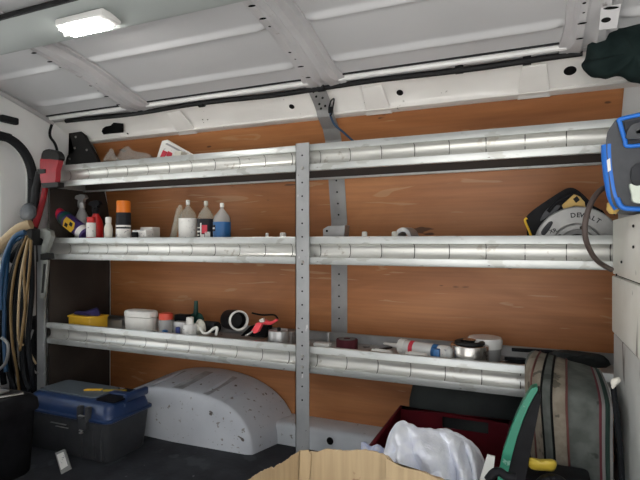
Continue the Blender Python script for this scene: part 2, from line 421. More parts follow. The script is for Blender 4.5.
beam(3, BEAMX[0], .045); beam(4, BEAMX[1], .05); beam(5, BEAMX[2], .045)
# bracket of the right beam with its two punched holes
bm = B(); prism(bm, pp([(599, 30), (601, 6), (621, 4), (617, 28)], 1.42), (0, .004, 0))
for (u, v, a_, b_) in ((611, 8, 8, 1.5), (606, 20, 5, 2.6)):
    f = bm.faces.new([bm.verts.new(W(u + a_ * math.cos(k * PI / 8), v + b_ * math.sin(k * PI / 8) - (math.cos(k * PI / 8)) * .8, 1.418)) for k in range(16)]); f.material_index = 1
struct('trim_6', bm, ['beam_paint', 'hole'], smooth=False)
# header along the near side of the roof that carries the lamp
bm = sheet([(1.10, 1.438), (1.085, 1.436), (1.03, 1.450), (.985, 1.464), (.976, 1.474)], -2.06, .60, .006); struct('trim_7', bm, 'header_grey')
bm = sheet([(.976, 1.470), (.971, 1.472)], -2.06, .60, .02); struct('trim_8', bm, 'rubber')
bm = B(); tube(bm, [(-2.04, 1.578, roof_z(1.578) - .003), (.58, 1.578, roof_z(1.578) - .003)], .0038, 8); struct('trim_8b', bm, 'rubber').name = 'trim_15'  # black tube added to draw the shadow line along the roof panel edge
bm = B(); tube(bm, [(-2.04, 1.597, roof_z(1.597) - .004), (.58, 1.597, roof_z(1.597) - .004)], .009, 8); struct('trim_9', bm, 'van_white')
# sill below the plywood
bm = B(); rs = []
for k in range(2):
    x = (-2.06, .5)[k]; rs.append([Vector((x, y, z)) for y, z in ((1.87, .086), (1.768, .086), (1.754, .079), (1.749, .068), (1.747, .0), (1.745, -.02), (1.87, -.02))])
rings(bm, rs)
sp = W(330, 441, 1.7455); 
f = bm.faces.new([bm.verts.new(sp + Vector((.014 * math.cos(a * PI / 8), 0, .015 * math.sin(a * PI / 8)))) for a in range(16)]); f.material_index = 1
struct('baseboard_back', bm, ['sill_white', 'hole'])
# wheel arch
bm = B()
def arch(t, s):     # t 0..1 around, s 0 front face rim .. 1 wall
    a = PI * t; ex = .62
    hw = .362 + (.388 - .362) * s; h = .208 + .034 * min(1, s * 1.15)
    c = math.cos(a); q = math.sin(a)
    ex = .78 + .12 * s; x = math.copysign(abs(c) ** ex, c) * hw; z = abs(q) ** ex * h
    y = 1.615 + .235 * s
    if .08 < s < .95 and .25 < t < .80:
        z -= .010 * (math.sin(t * 66) > .72) * math.sin(PI * min(1, s * 1.2))
    return Vector((-1.325 + .045 * s + x, y, z))
N = 330
rs = [[arch(i / N, s) for i in range(N + 1)] for s in (0, .04, .12, .22, .35, .5, .65, .8, .92, 1)]
inner = []
for k in (.985, .93, .8, .5, .15, 0): inner.append([Vector((-1.325 + (p.x + 1.325) * k, 1.615 - .012 * (1 - k) - .006 * (k < .95), p.z * k)) for p in rs[0]])
# soften the rim
rs[0] = [p + Vector((0, .004, 0)) for p in rs[0]]
rings(bm, inner[::-1] + rs, caps=False, closed=False)
bm.faces.ensure_lookup_table(); nin = len(inner)
for k, f in enumerate(bm.faces):
    row, col = divmod(k, N); t_ = (col + .5) / N; r_ = row - nin
    if 1 <= r_ <= 6 and .36 < t_ < .80 and math.sin(t_ * 66) > .72: f.material_index = 1
struct('trim_10', bm, ['arch_white', 'arch_dirt'])
# rear frame round the door opening (left end of the van)
def door_outline(n=10):
    o = [(1.525, 0.0), (1.525, .5), (1.525, 1.08)]
    for i in range(n + 1): a = PI / 2 * i / n; o.append((1.385 + .14 * math.cos(a), 1.09 + .17 * math.sin(a)))
    o += [(1.0, 1.275), (.6, 1.275), (.33, 1.26), (.22, 1.10), (.20, .5), (.20, 0.0)]
    return o
dl = door_outline(); outer = []
for (y, z) in dl:
    if y >= 1.5 and z < 1.1: outer.append((1.87, z * 1.0))
    elif y > 1.38: t = (z - 1.09) / .17; outer.append((1.87 - .20 * t, 1.12 + .31 * t))
    elif y > .4: outer.append((y, roof_z(y) + .01))
    elif z > 1.2: outer.append((.1, 1.45))
    else: outer.append((.08, z))
bm = B(); rs = []
for (y, z), (y2, z2) in zip(dl, outer):
    rs.append([Vector((-2.045, y, z)), Vector((-2.045, y2, z2)), Vector((-2.10, y2, z2)), Vector((-2.10, y, z))])
rings(bm, rs); struct('wall_left', bm, 'van_white')
bm = B(); tube(bm, [(-2.040, y - .004, z - .004) for y, z in dl], .020, 8, n=3); struct('trim_11', bm, 'rubber')
bm = B(); tube(bm, [(-2.03, 1.64, .9), (-2.03, 1.64, 1.22), (-2.03, 1.60, 1.30), (-2.0, 1.585, 1.345)], .006, 8); struct('trim_12', bm, 'rubber')
bm = B(); tube(bm, [(-2.035, y, roof_z(y) - .012) for y in (1.62, 1.5, 1.3, 1.0, .7, .4)], .012, 8); struct('trim_13', bm, 'beam_paint')
bm = B(); box(bm, -2.044, -2.02, 1.37, 1.445, 1.315, 1.345, bev=.006); o = tag(obj('latch_block', bm, 'rubber'), 'small black rubber block on the white frame above the rear door corner', 'door stop')
# rear door: white inner panel with a window in it
pn = thing('door_1', 'x', 'door'); del pn['label']; del pn['category']; pn['kind'] = 'structure'
bm = B(); wn = [(1.38, .62), (1.405, .68), (1.405, 1.10), (1.35, 1.17), (1.2, 1.19), (1.05, 1.18), (.99, 1.1), (.99, .66), (1.05, .60), (1.2, .60)]
on = [(1.66, 0), (1.66, .68), (1.66, 1.15), (1.56, 1.36), (1.2, 1.36), (.95, 1.34), (.88, 1.12), (.88, .66), (.88, 0), (1.2, 0)]
rs = []
for (y, z), (y2, z2) in zip(wn + wn[:1], on + on[:1]):
    ym, zm = y + (y2 - y) * .35, z + (z2 - z) * .35; yn, zn = y + (y2 - y) * .75, z + (z2 - z) * .75
    rs.append([Vector(q) for q in ((-2.125, y, z), (-2.085, y, z), (-2.085, ym, zm), (-2.105, yn, zn), (-2.105, y2, z2), (-2.14, y2, z2))])
rings(bm, rs, caps=False); obj('door_panel', bm, 'van_white', pn)
bm = B(); tube(bm, [(-2.10, y, z) for y, z in wn + wn[:1]], .010, 8, n=3); obj('window_seal', bm, 'rubber', pn)
bm = B(); prism(bm, [(-2.112, y, z) for y, z in wn], (-.004, 0, 0)); obj('window_pane', bm, 'glass', pn, smooth=False)
# near side wall behind the sliding door and the bulkhead at the right
bm = B(); box(bm, -2.10, -.75, .06, .10, -.05, 1.46); struct('wall_front', bm, 'van_white', smooth=False)
bm = B(); box(bm, .60, .63, .1, 1.88, -.05, 1.50); struct('wall_right', bm, 'van_white', smooth=False)
bm = B()
for k in range(5): box(bm, .30 + k * .055, .325 + k * .055, 1.38, 1.60, 1.40, 1.43, bev=.008)
struct('trim_14', bm, 'beam_paint')

# ------------------------------------------------------------------ racking
def arc_patch(x, Y, r, a0, a1, z0, z1, m_, parent):       # a printed patch wrapped on a round bottle; angles from the front
    bm = B(); grid(bm, lambda i, j: Vector((x + r * math.sin(a0 + (a1 - a0) * i), Y - r * math.cos(a0 + (a1 - a0) * i), z0 + (z1 - z0) * j)), 10, 2); return obj('label_mark', bm, m_, parent)
SP = .1057
def shelf(name, label, x0, x1, zt, zb, depth, slit0, yf=1.5, name2=True):
    t = thing(name, label, 'shelf', ((x0 + x1) / 2, yf, zb)); h = zt - zb
    # rolled front rail: flat lips with a hollow channel between, notched at regular steps
    st = []; x = slit0
    while x > x0 + .02: x -= SP
    x += SP; cuts = []
    while x < x1 - .01: cuts.append(x); x += SP
    for c in cuts: st += [(c - .0011, 0), (c - .0010, 1), (c + .0010, 1), (c + .0011, 0)]
    st = [(x0, 0)] + st + [(x1, 0)]
    za = zt - .26 * h; zc = zb + .26 * h
    def prof(c):
        o = [(yf + .016, zt - .004), (yf + .012, zt), (yf + .002, zt), (yf, zt - .003), (yf, za + .001), (yf + .001, za)]
        for i in range(9):
            a = PI * i / 8; o.append((yf + .004 + .017 * math.sin(a) ** .8 + (.010 if c and 0 < i < 8 else 0), (za + zc) / 2 + (za - zc) / 2 * math.cos(a)))
        o += [(yf + .001, zc), (yf, zc - .001), (yf, zb + .003), (yf + .002, zb), (yf + .014, zb), (yf + .016, zb + .004)]
        return o
    bm = B(); rs = []
    for (x, c) in st:
        p = prof(c); loop = p + [(yf + .034, zb + .004), (yf + .034, zt - .004)]
        rs.append([Vector((x, y, z)) for y, z in loop])
    rings(bm, rs)
    for f in bm.faces:
        z = f.calc_center_median().z
        if zc < z < za and len(f.verts) == 4: f.material_index = 1
        if len(f.verts) == 4 and f.calc_center_median().y < yf + .03 and (max(v.co.x for v in f.verts) - min(v.co.x for v in f.verts)) < .003 and zc < z < za: f.material_index = 2
    obj('front_rail', bm, ['alu', 'alu_groove', 'hole'], t)
    tz = zt - .035
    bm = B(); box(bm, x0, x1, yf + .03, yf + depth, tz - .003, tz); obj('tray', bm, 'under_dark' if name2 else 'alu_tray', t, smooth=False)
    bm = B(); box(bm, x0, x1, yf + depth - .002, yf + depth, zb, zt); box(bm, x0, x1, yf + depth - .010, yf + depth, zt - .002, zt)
    obj('rear_rail', bm, 'under_dark' if name2 else 'dull_steel', t, smooth=False)  # upper two shelves: tray and rear rail coloured as if in shade
    bm = B(); box(bm, x0, x1, yf + depth - .014, yf + depth + .001, zb - .005, zb + .002); obj('rear_lip', bm, 'alu', t, smooth=False)
    for x in (x0, x1 - .002):
        bm = B(); box(bm, x, x + .002, yf + .034, yf + depth - .003, zb, zt - .038); obj('end_plate', bm, 'dull_steel', t, smooth=False)
    return t
XL = -1.925
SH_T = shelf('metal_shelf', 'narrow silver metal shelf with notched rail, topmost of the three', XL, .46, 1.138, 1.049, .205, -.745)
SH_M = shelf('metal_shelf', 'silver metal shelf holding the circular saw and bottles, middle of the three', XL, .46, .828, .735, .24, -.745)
SH_B = shelf('metal_shelf', 'dirty silver metal shelf above the wheel arch, lowest of the three', XL, .30, .460, .370, .275, -.757, name2=False)
# front post with its holes and bolts
t = thing('upright_post', 'grey perforated metal post standing in front of the shelves', 'post', (-.70, 1.49, 0))
px0, px1 = XU(295.5, 1.488), XU(309, 1.488); bm = B(); box(bm, px0, px1, 1.488, 1.491, 0, ZV(302, 143, 1.488)); box(bm, px0, px0 + .003, 1.4880, 1.4995, 0, ZV(302, 143, 1.488))
obj('post_angle', bm, 'post_grey', t, smooth=False)
z = 1.10
pc = (px0 + px1) / 2
while z > .26: bm = B(); cyl(bm, (pc, 1.4885, z), (pc, 1.4870, z), .0030, seg=10); obj('punched_hole', bm, 'hole', t); z -= .0455
for v in (168, 262, 356, 367):
    bm = B(); q = W(302.5, v, 1.487); cyl(bm, q, q + Vector((0, -.005, 0)), .006, .005, 6); obj('bolt', bm, 'bolt', t)
# strap on the wall behind
t = thing('wall_strap', 'grey bent metal strap with holes running up the plywood wall', 'strap', (-.70, 1.85, .45))
bm = B(); rs = []
sp_ = [(wy(z) - .003, z) for z in (.30, .5, .7, .9, 1.0, 1.06, 1.14, 1.21, 1.25)] + [(1.716, 1.284), (1.703, 1.306), (1.672, 1.332), (1.640, 1.352), (1.630, 1.362)]
for y, z in sp_: rs.append([Vector((x, yy, z)) for x, yy in ((-.735, y), (-.667, y), (-.667, y + .003), (-.735, y + .003))])
rings(bm, rs); obj('strap_plate', bm, 'strap_grey', t, smooth=False)
for z in (.50, .545, .59, .635, .68, .725, .92, .965, 1.01, 1.055): bm = B(); cyl(bm, (-.701, wy(z) - .002, z), (-.701, wy(z) - .005, z), .0035, seg=10); obj('punched_hole', bm, 'hole', t)
for (dx, z) in ((-.015, 1.358), (-.012, 1.345), (.010, 1.34), (-.012, 1.325), (-.012, 1.312), (.008, 1.318)):
    y = interp([(a[1], a[0]) for a in sp_], z); bm = B(); cyl(bm, (-.70 + dx, y, z), (-.70 + dx, y - .003, z - .0036), .0038, seg=10); obj('punched_hole', bm, 'hole', t)
# left end: thin post, dark end panel and bracket
bm = B(); box(bm, XU(37, 1.49), XU(44, 1.49), 1.490, 1.497, 0, .84); tag(obj('end_post', bm, 'post_grey', smooth=False), 'plain grey metal post at the left end of the shelves', 'post')
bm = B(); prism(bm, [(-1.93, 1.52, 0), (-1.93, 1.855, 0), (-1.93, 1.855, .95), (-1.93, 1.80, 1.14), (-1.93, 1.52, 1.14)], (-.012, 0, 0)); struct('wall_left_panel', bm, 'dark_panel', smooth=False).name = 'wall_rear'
t = thing('shelf_bracket', 'dark grey bolted bracket above the left end of the top shelf', 'bracket', (-1.86, 1.69, 1.14))
bm = B(); prism(bm, pp(smooth2([(69, 130), (75, 127), (81, 131), (88, 144), (97, 160), (96, 172), (68, 172), (66, 160), (69, 154), (74, 151)], 3), 1.69), (0, .02, 0)); obj('bracket_plate', bm, 'dark_iron', t, bev=.002)
for (u, v) in ((76, 137), (75, 148), (70, 159), (87, 150)):
    bm = B(); q = W(u, v, 1.689); cyl(bm, q, q + Vector((0, -.005, 0)), .006, .004, 6); obj('bolt', bm, 'bolt', t)

# black cable clipped along the roof edge
t = thing('roof_cable', 'long black cable clipped along the roof edge above the wall', 'cable', (-.7, 1.63, 1.37))
bm = B(); pts = [Vector((x, 1.622 + .003 * math.sin(x * 7), 1.3625 + .003 * math.sin(x * 9))) for x in [-1.95 + i * .10 for i in range(22)]]
tube(bm, pts, .0100, 8, n=3); obj('cable_run', bm, 'rubber_cable', t)
for x in (-1.2, -.68, -.2, .0):
    bm = B(); tube(bm, [(x - .012, 1.622, 1.363), (x + .012, 1.622, 1.363)], .0135, 10); obj('clip', bm, 'rubber_cable', t)
# hook and blue wire beside the strap
t = thing('wall_hook', 'small black spring hook beside the top of the wall strap', 'hook', (-.64, 1.67, 1.33))
q = [W(u, v, 1.665) for u, v in ((329, 113), (329, 108), (331, 101), (334, 99), (333, 106), (332, 113), (330, 116))]
bm = B(); tube(bm, q, .0028, 8); obj('hook_wire', bm, 'cable_black', t)
bm = B(); tube(bm, [W(330, 107, 1.66), W(331, 113, 1.665)], .007, 10); obj('hook_sleeve', bm, 'cable_black', t)
bm = B(); tube(bm, [W(u, v, Y) for u, v, Y in ((330, 112, 1.672), (331, 117, 1.69), (335, 125, 1.70), (343, 132, 1.70), (352, 140, 1.70), (362, 148, 1.70))], .004, 8)
tag(obj('wire', bm, 'cable_blue'), 'thin blue wire hanging from the hook down behind the top shelf', 'wire')

# ------------------------------------------------------------------ ceiling lamp
lx, ly, lz = XU(87, 1.035), 1.035, 1.442
t = thing('ceiling_lamp', 'lit white rectangular lamp on the grey roof header', 'lamp', (lx, ly, lz))
bm = B(); box(bm, lx - .090, lx + .095, ly - .034, ly + .036, lz - .012, lz + .010, bev=.006); obj('lamp_frame', bm, 'lamp_frame', t)
bm = B(); box(bm, lx - .082, lx + .068, ly - .028, ly + .030, lz - .022, lz - .010, bev=.006, seg=3); obj('diffuser', bm, 'lamp_on', t)
bm = B(); tube(bm, [(lx - .088, ly + .02, lz - .010), (lx - .115, ly + .022, lz - .012)], .005, 8); obj('switch', bm, 'lamp_frame', t)

# dark cloth bundled on the roof edge at the right
bm = B()
out_ = smooth2([(578, 66), (583, 60), (590, 40), (600, 31), (620, 24), (645, 16), (680, 6), (700, 40), (690, 88), (655, 88), (632, 82), (622, 79), (600, 78), (588, 77)], 4)
cu_, cv_ = 640, 52
rs = []
for s, dy in ((.35, -.055), (.75, -.042), (.95, -.018), (1, .0), (.97, .03), (.8, .06)):
    rs.append([W(cu_ + (u - cu_) * s + noise.noise(Vector((u * .07, v * .07, s * 3))) * 4 * (s > .3), cv_ + (v - cv_) * s + noise.noise(Vector((v * .08, u * .08, s * 4 + 5))) * 4, 1.585 + dy + .018 * noise.noise(Vector((u * .06, v * .09, s * 2)))) for u, v in out_])
rings(bm, rs); tag(obj('draped_cloth', bm, 'roof_cloth', sub=1), 'dark green cloth bundled over the roof edge in the top right corner', 'cloth')

# ------------------------------------------------------------------ right cabinet and radio
CX = .206
t = thing('cabinet', 'scuffed white painted cabinet standing at the right end of the shelves', 'cabinet', (.32, 1.2, 0))
bm = B(); box(bm, CX, .58, .93, 1.488, .575, .722, bev=.003); box(bm, CX + .002, .58, .93, 1.488, .726, .868, bev=.003); obj('upper_panel', bm, 'cab_white', t)
bm = B(); box(bm, CX + .004, .58, .93, 1.488, 0, .571, bev=.003); obj('lower_panel', bm, 'cab_grey', t)
bm = B(); box(bm, CX + .01, .57, .94, 1.48, .56, .74); obj('seam_core', bm, 'hole', t)
for (u, v) in ((634, 226), (634, 247), (617, 275), (615, 214), (622, 262)):
    bm = B(); q = WX(u, v, CX + .001); cyl(bm, q, q + Vector((-.003, 0, 0)), .0035, .003, 10); obj('screw', bm, 'dark_iron', t)
# rugged radio on the cabinet
t = thing('jobsite_radio', 'blue and grey rugged plastic radio standing on the white cabinet', 'radio', (.33, 1.17, .886))
Yr = 1.13
def rr(pts, Y): return [W(u, v, Y) for u, v in pts]
body = smooth2([(606, 140), (612, 125), (622, 117), (660, 108), (700, 106), (712, 150), (700, 203), (660, 210), (625, 210), (613, 204), (609, 180)], 3)
bm = B(); prism(bm, rr(body, Yr), (.02, .17, 0)); obj('body', bm, 'radio_grey', t, bev=.008)
# blue bumper strips: outer side strip and framed front
bm = B(); tube(bm, rr([(617, 198), (622, 207), (634, 209), (660, 209)], Yr - .004), .0050, 10); obj('bumper', bm, 'radio_blue', t)
bm = B(); tube(bm, [p + Vector((.004, .012, 0)) for p in rr([(607, 144), (607, 154), (609, 175), (613, 196), (619, 207)], Yr)], .013, 10); obj('side_bumper', bm, 'radio_blue', t)
bm = B(); tube(bm, rr([(648, 113), (621, 119), (620, 123), (625, 140), (628, 146), (650, 144)], Yr - .004), .0042, 10); obj('front_bumper', bm, 'radio_blue', t)
bm = B(); prism(bm, rr([(624, 122), (650, 117), (650, 142), (629, 143)], Yr - .003), (0, .01, 0)); rc_ = obj('recess', bm, 'radio_dark', t)
bm = B(); prism(bm, rr(smooth2([(627, 134), (630, 126), (640, 122), (655, 121), (655, 127), (640, 129), (636, 134), (655, 133), (655, 138), (628, 139)], 2), Yr - .012), (0, .012, 0)); obj('dial', bm, 'radio_grey', rc_, bev=.002)
bm = B(); prism(bm, rr(smooth2([(631, 172), (636, 164), (655, 160), (655, 182), (634, 186)], 2), Yr - .006), (0, .01, 0)); obj('lower_recess', bm, 'radio_dark', t)
bm = B(); prism(bm, rr(smooth2([(630, 184), (637, 186), (650, 184), (651, 200), (640, 203), (633, 201), (632, 194)], 3), Yr - .016), (0, .013, 0)); obj('latch', bm, 'pale_latch', t, bev=.002)
bm = B(); prism(bm, rr([(607, 160), (610, 158), (611, 170), (608, 172)], Yr - .004), (0, .01, 0)); obj('side_tag', bm, 'white_plastic', t)
bm = B(); q = W(613, 207, Yr + .03); lathe(bm, [(.003, .012), (.011, .008), (.012, -.006), (.006, -.014)], q, (0, 0, 1), 12); obj('foot', bm, 'gold', t)
bm = B(); tube(bm, [W(u, v, Y) for u, v, Y in ((612, 187, 1.34), (604, 188, 1.30), (596, 195, 1.28), (589, 208, 1.27), (585, 225, 1.27), (586, 240, 1.28), (592, 254, 1.32), (600, 263, 1.38), (612, 270, 1.40))], .0062, 10)
tag(obj('power_cable', bm, 'cable_brown'), 'brown power cable looping down from the blue radio beside the circular saw', 'cable')

# ------------------------------------------------------------------ circular saw
Ys = 1.565
t = thing('circular_saw', 'black and yellow circular saw on the middle shelf beside the cabinet', 'saw', W(570, 238, Ys + .03))
cxs, czs = W(577, 246, Ys).x, W(577, 246, Ys).z; sw = W(577, 246, Ys)
def disc_part(r0, r1, a0, a1, th, dy, n=40):
    bm = B(); o = [Vector((cxs + r1 * math.cos(a), Ys + dy, czs + r1 * math.sin(a))) for a in [a0 + (a1 - a0) * i / n for i in range(n + 1)]]
    i_ = [Vector((cxs + r0 * math.cos(a), Ys + dy, czs + r0 * math.sin(a))) for a in [a0 + (a1 - a0) * i / n for i in range(n + 1)]]
    rings(bm, [[a, b, b + Vector((0, th, 0)), a + Vector((0, th, 0))] for a, b in zip(o, i_)]); return bm
guard = obj('blade_guard', disc_part(.062, .112, 0, PI, .035, -.006), 'guard_grey', t, bev=.004)
obj('guard_plate', disc_part(.001, .066, 0, PI, .02, .0), 'grey_plastic', t)
obj('inner_guard', disc_part(.046, .060, .1, PI - .1, .012, -.010), 'guard_grey', t, bev=.002)
obj('blade_hub', disc_part(.001, .034, 0, PI, .02, -.012), 'dark_iron', t, bev=.004)
for a in (.5, PI - .55, 1.35):
    bm = B(); c = Vector((cxs + .053 * math.cos(a), Ys - .012, czs + .053 * math.sin(a))); cyl(bm, c, c + Vector((0, -.004, 0)), .006, .005, 8); obj('screw', bm, 'dark_iron', t)
bm = B(); prism(bm, pp(smooth2([(534, 244), (528, 226), (525, 219), (532, 211), (546, 201), (560, 192), (568, 188), (576, 189), (586, 197), (594, 206), (606, 215), (606, 244)], 3), Ys + .03), (0, .07, 0))
obj('motor_housing', bm, 'black_plastic', t, bev=.006)
bm = B(); tube(bm, pp([(548, 212), (556, 203), (566, 197), (575, 194), (582, 200), (587, 209)], Ys + .026), .006, 10); obj('top_handle', bm, 'black_plastic', t)
bm = B(); prism(bm, pp([(562, 205), (574, 194), (580, 196), (585, 202), (586, 208), (580, 207), (574, 206), (564, 210)], Ys + .020), (0, .02, 0)); obj('yellow_grip', bm, 'gold', t, bev=.002)
bm = B(); prism(bm, pp([(573, 199), (577, 196), (580, 200), (576, 203)], Ys + .018), (0, .01, 0)); obj('trigger', bm, 'black_plastic', t)
bm = B(); tube(bm, pp([(527, 218), (525, 221), (530, 233), (533, 243)], Ys + .027), .0035, 8); obj('battery_trim', bm, 'yellow', t)
bm = B(); prism(bm, pp(smooth2([(540, 220), (548, 208), (560, 205), (556, 212), (545, 219)], 3), Ys + .024), (0, .02, 0)); obj('battery_clip', bm, 'radio_grey', t, bev=.002)
bm = B(); prism(bm, pp(smooth2([(541, 232), (549, 222), (553, 223), (545, 235)], 3), Ys - .011), (0, .02, 0)); obj('depth_lever', bm, 'radio_dark', t, bev=.002)
s = 'DEWALT'
for i, ch in enumerate(s):
    a = PI / 2 + .12 - i * .152; r = .087
    mt = Matrix.Translation((cxs + r * math.cos(a), Ys - .0065, czs + r * math.sin(a))) @ Matrix.Rotation(-(a - PI / 2), 4, 'Y') @ Matrix.Rotation(PI / 2, 4, 'X')
    text('lettering', ch, .0185, 'label_black', guard, mt)
mt = Matrix.Translation(W(553, 231, Ys - .0066)) @ Matrix.Rotation(-.3, 4, 'Y') @ Matrix.Rotation(PI / 2, 4, 'X'); text('lettering', 'XR', .015, 'label_black', guard, mt)

# ------------------------------------------------------------------ things on the middle shelf
TM = .7935; YM = 1.575
def xm(u, Y=YM): return XU(u, Y)
def spin(name, label, cat, u, Y, z, parts, axis=(0, 0, 1), group=None, sx_=1):
    t = thing(name, label, cat, (XU(u, Y), Y, z), group=group)
    for (pn_, prof, m_) in parts:
        bm = B(); lathe(bm, prof, (XU(u, Y), Y, z), axis, 24, sx_=sx_); obj(pn_, bm, m_, t)
    return t
# tilted spray can with pink cap
def tilted_can():
    a = W(87, 235.5, 1.572); b = W(53, 209, 1.572); d = (b - a); L_ = d.length; d.normalize()
    t = thing('spray_can', 'blue spray can with yellow label and pink cap lying tilted at the left end', 'spray can', a)
    bm = B(); lathe(bm, [(.030, 0), (.032, .004), (.032, L_ * .66), (.026, L_ * .73), (.018, L_ * .75)], a, d); obj('can', bm, 'purple', t)
    bm = B(); lathe(bm, [(.0325, L_ * .04), (.0325, L_ * .16)], a, d, caps=False); obj('base_band', bm, 'label_white', t)
    bm = B(); lathe(bm, [(.0325, L_ * .56), (.0325, L_ * .65)], a, d, caps=False); obj('top_band', bm, 'dark_green', t)
    bm = B(); lathe(bm, [(.025, L_ * .73), (.026, L_ * .90), (.020, L_ * .97), (.006, L_ * .985)], a, d); obj('cap', bm, 'pink', t)
    c = a + d * L_ * .37 + Vector((.006, -.0320, .003)); sdn = d.cross(Vector((0, -1, 0))).normalized()
    bm = B(); prism(bm, [c + d * p + sdn * q for p, q in ((.036, .0), (.028, .024), (-.028, .024), (-.036, 0), (-.028, -.024), (.028, -.024))], (0, -.0015, 0)); lab_ = obj('label', bm, 'yellow', t)
    for (p, q) in ((.012, -.009), (-.012, .008)):
        bm = B(); e = c + d * p + sdn * q + Vector((0, -.002, 0)); prism(bm, [e + d * i + sdn * j for i, j in ((.009, .008), (.009, -.008), (-.009, -.008), (-.009, .008))], (0, -.001, 0)); obj('label_mark', bm, 'label_black', lab_)
tilted_can()
def trigger_bottle(label, u, ub, Y, ztop, colb, colt, lab=None):
    x = XU(ub, Y); t = thing('spray_bottle', label, 'spray bottle', (x, Y, TM))
    H = ztop - TM
    bm = B(); lathe(bm, [(.026, 0), (.030, .006), (.030, H * .45), (.026, H * .55), (.013, H * .68), (.012, H * .72)], (x, Y, TM), sx_=1); obj('bottle', bm, colb, t)
    if lab:
        bm = B(); lathe(bm, [(.0305, H * .1), (.0305, H * .44)], (x, Y, TM), caps=False); obj('label', bm, lab, t)
    bm = B(); lathe(bm, [(.015, H * .70), (.015, H * .80), (.010, H * .82)], (x, Y, TM)); obj('collar', bm, colt, t)
    bm = B(); o = [(.03, .02), (.022, .034), (.0, .038), (-.030, .032), (-.034, .024), (-.033, .018), (-.014, .012), (-.010, 0), (.010, 0), (.014, .014)]
    prism(bm, smooth_path([Vector((x + a_, Y - .009, TM + H * .80 + b_)) for a_, b_ in o], 2), (0, .018, 0)); sh_ = obj('spray_head', bm, colt, t, bev=.002)
    bm = B(); tube(bm, [(x - .016, Y, TM + H * .80 + .018), (x - .022, Y, TM + H * .80 + .002), (x - .020, Y, TM + H * .80 - .018)], .004, 8); obj('trigger', bm, colt, sh_)
    return t
trigger_bottle('clear grey trigger spray bottle standing behind the tilted spray can', 0, 82, 1.63, ZV(84, 192, 1.63), 'grey_plastic', 'dull_steel')
trigger_bottle('red labelled bottle with a black trigger head beside the grey spray bottle', 0, 96, 1.60, ZV(96, 200, 1.60), 'red', 'black_plastic', None)
def bottle(name, label, cat, u, Y, r, vt, m_body, m_cap, neck=.4, lab=None, cap_r=None, z0=TM, group=None, labr=(.1, .5), capfrac=.12):
    x = XU(u, Y); H = ZV(u, vt, Y) - z0; t = thing(name, label, cat, (x, Y, z0), group=group); cr = cap_r or r * neck
    bm = B(); lathe(bm, [(r * .92, 0), (r, .005), (r, H * .60), (r * .85, H * .70), (cr * .9, H * (1 - capfrac) - .006), (cr * .9, H * (1 - capfrac))], (x, Y, z0)); obj('bottle', bm, m_body, t)
    bm = B(); lathe(bm, [(cr, H * (1 - capfrac)), (cr, H * .985), (cr * .8, H)], (x, Y, z0)); obj('cap', bm, m_cap, t)
    if lab:
        for (lm, f0, f1) in lab:
            bm = B(); lathe(bm, [(r * 1.012, H * f0), (r * 1.012, H * f1)], (x, Y, z0), caps=False); obj('label', bm, lm, t)
    return t
bottle('plastic_bottle', 'small red bottle with a white label in front of the black trigger head', 'bottle', 91, 1.555, .019, 217, 'red', 'red', .9, [('label_white', .3, .8)])
bottle('plastic_bottle', 'small plain white bottle between the red bottle and the orange capped can', 'bottle', 108.5, 1.57, .0175, 217, 'offwhite', 'white_plastic', .72, capfrac=.2)
# orange capped can
x = XU(123.5, 1.58); H = ZV(123, 201, 1.58) - TM; t = thing('spray_can', 'orange capped spray can with a black and white label', 'spray can', (x, 1.58, TM))
bm = B(); lathe(bm, [(.029, 0), (.030, .004), (.030, H * .72), (.027, H * .76)], (x, 1.58, TM)); obj('can', bm, 'label_black', t)
bm = B(); lathe(bm, [(.0305, H * .12), (.0305, H * .38)], (x, 1.58, TM), caps=False); obj('label', bm, 'label_white', t)
bm = B(); lathe(bm, [(.0306, H * .42), (.0306, H * .46)], (x, 1.58, TM), caps=False); obj('label_band', bm, 'label_white', t)
bm = B(); lathe(bm, [(.0285, H * .73), (.0285, H * .97), (.026, H)], (x, 1.58, TM)); obj('cap', bm, 'orange', t)
def smallbox(name, label, cat, u0, u1, v, Y, dy, m_, z0=TM, rot=0, bev=.003, group=None):
    a, b = XU(u0, Y), XU(u1, Y); bm = B(); box(bm, a, b, Y, Y + dy, z0, ZV((u0 + u1) / 2, v, Y), bev=bev)
    return tag(obj(name, bm, m_), label, cat, group)
smallbox('carton', 'flat pale carton lying to the right of the orange capped can', 'box', 132, 146, 230, 1.56, .05, 'label_white')
smallbox('switch_box', 'small white plastic box on the pale carton row beside the leaning glass', 'box', 140, 152, 227, 1.62, .05, 'white_plastic')
smallbox('plug', 'tiny black plug in front of the white plastic box', 'plug', 131, 137, 232, 1.545, .01, 'black_plastic')
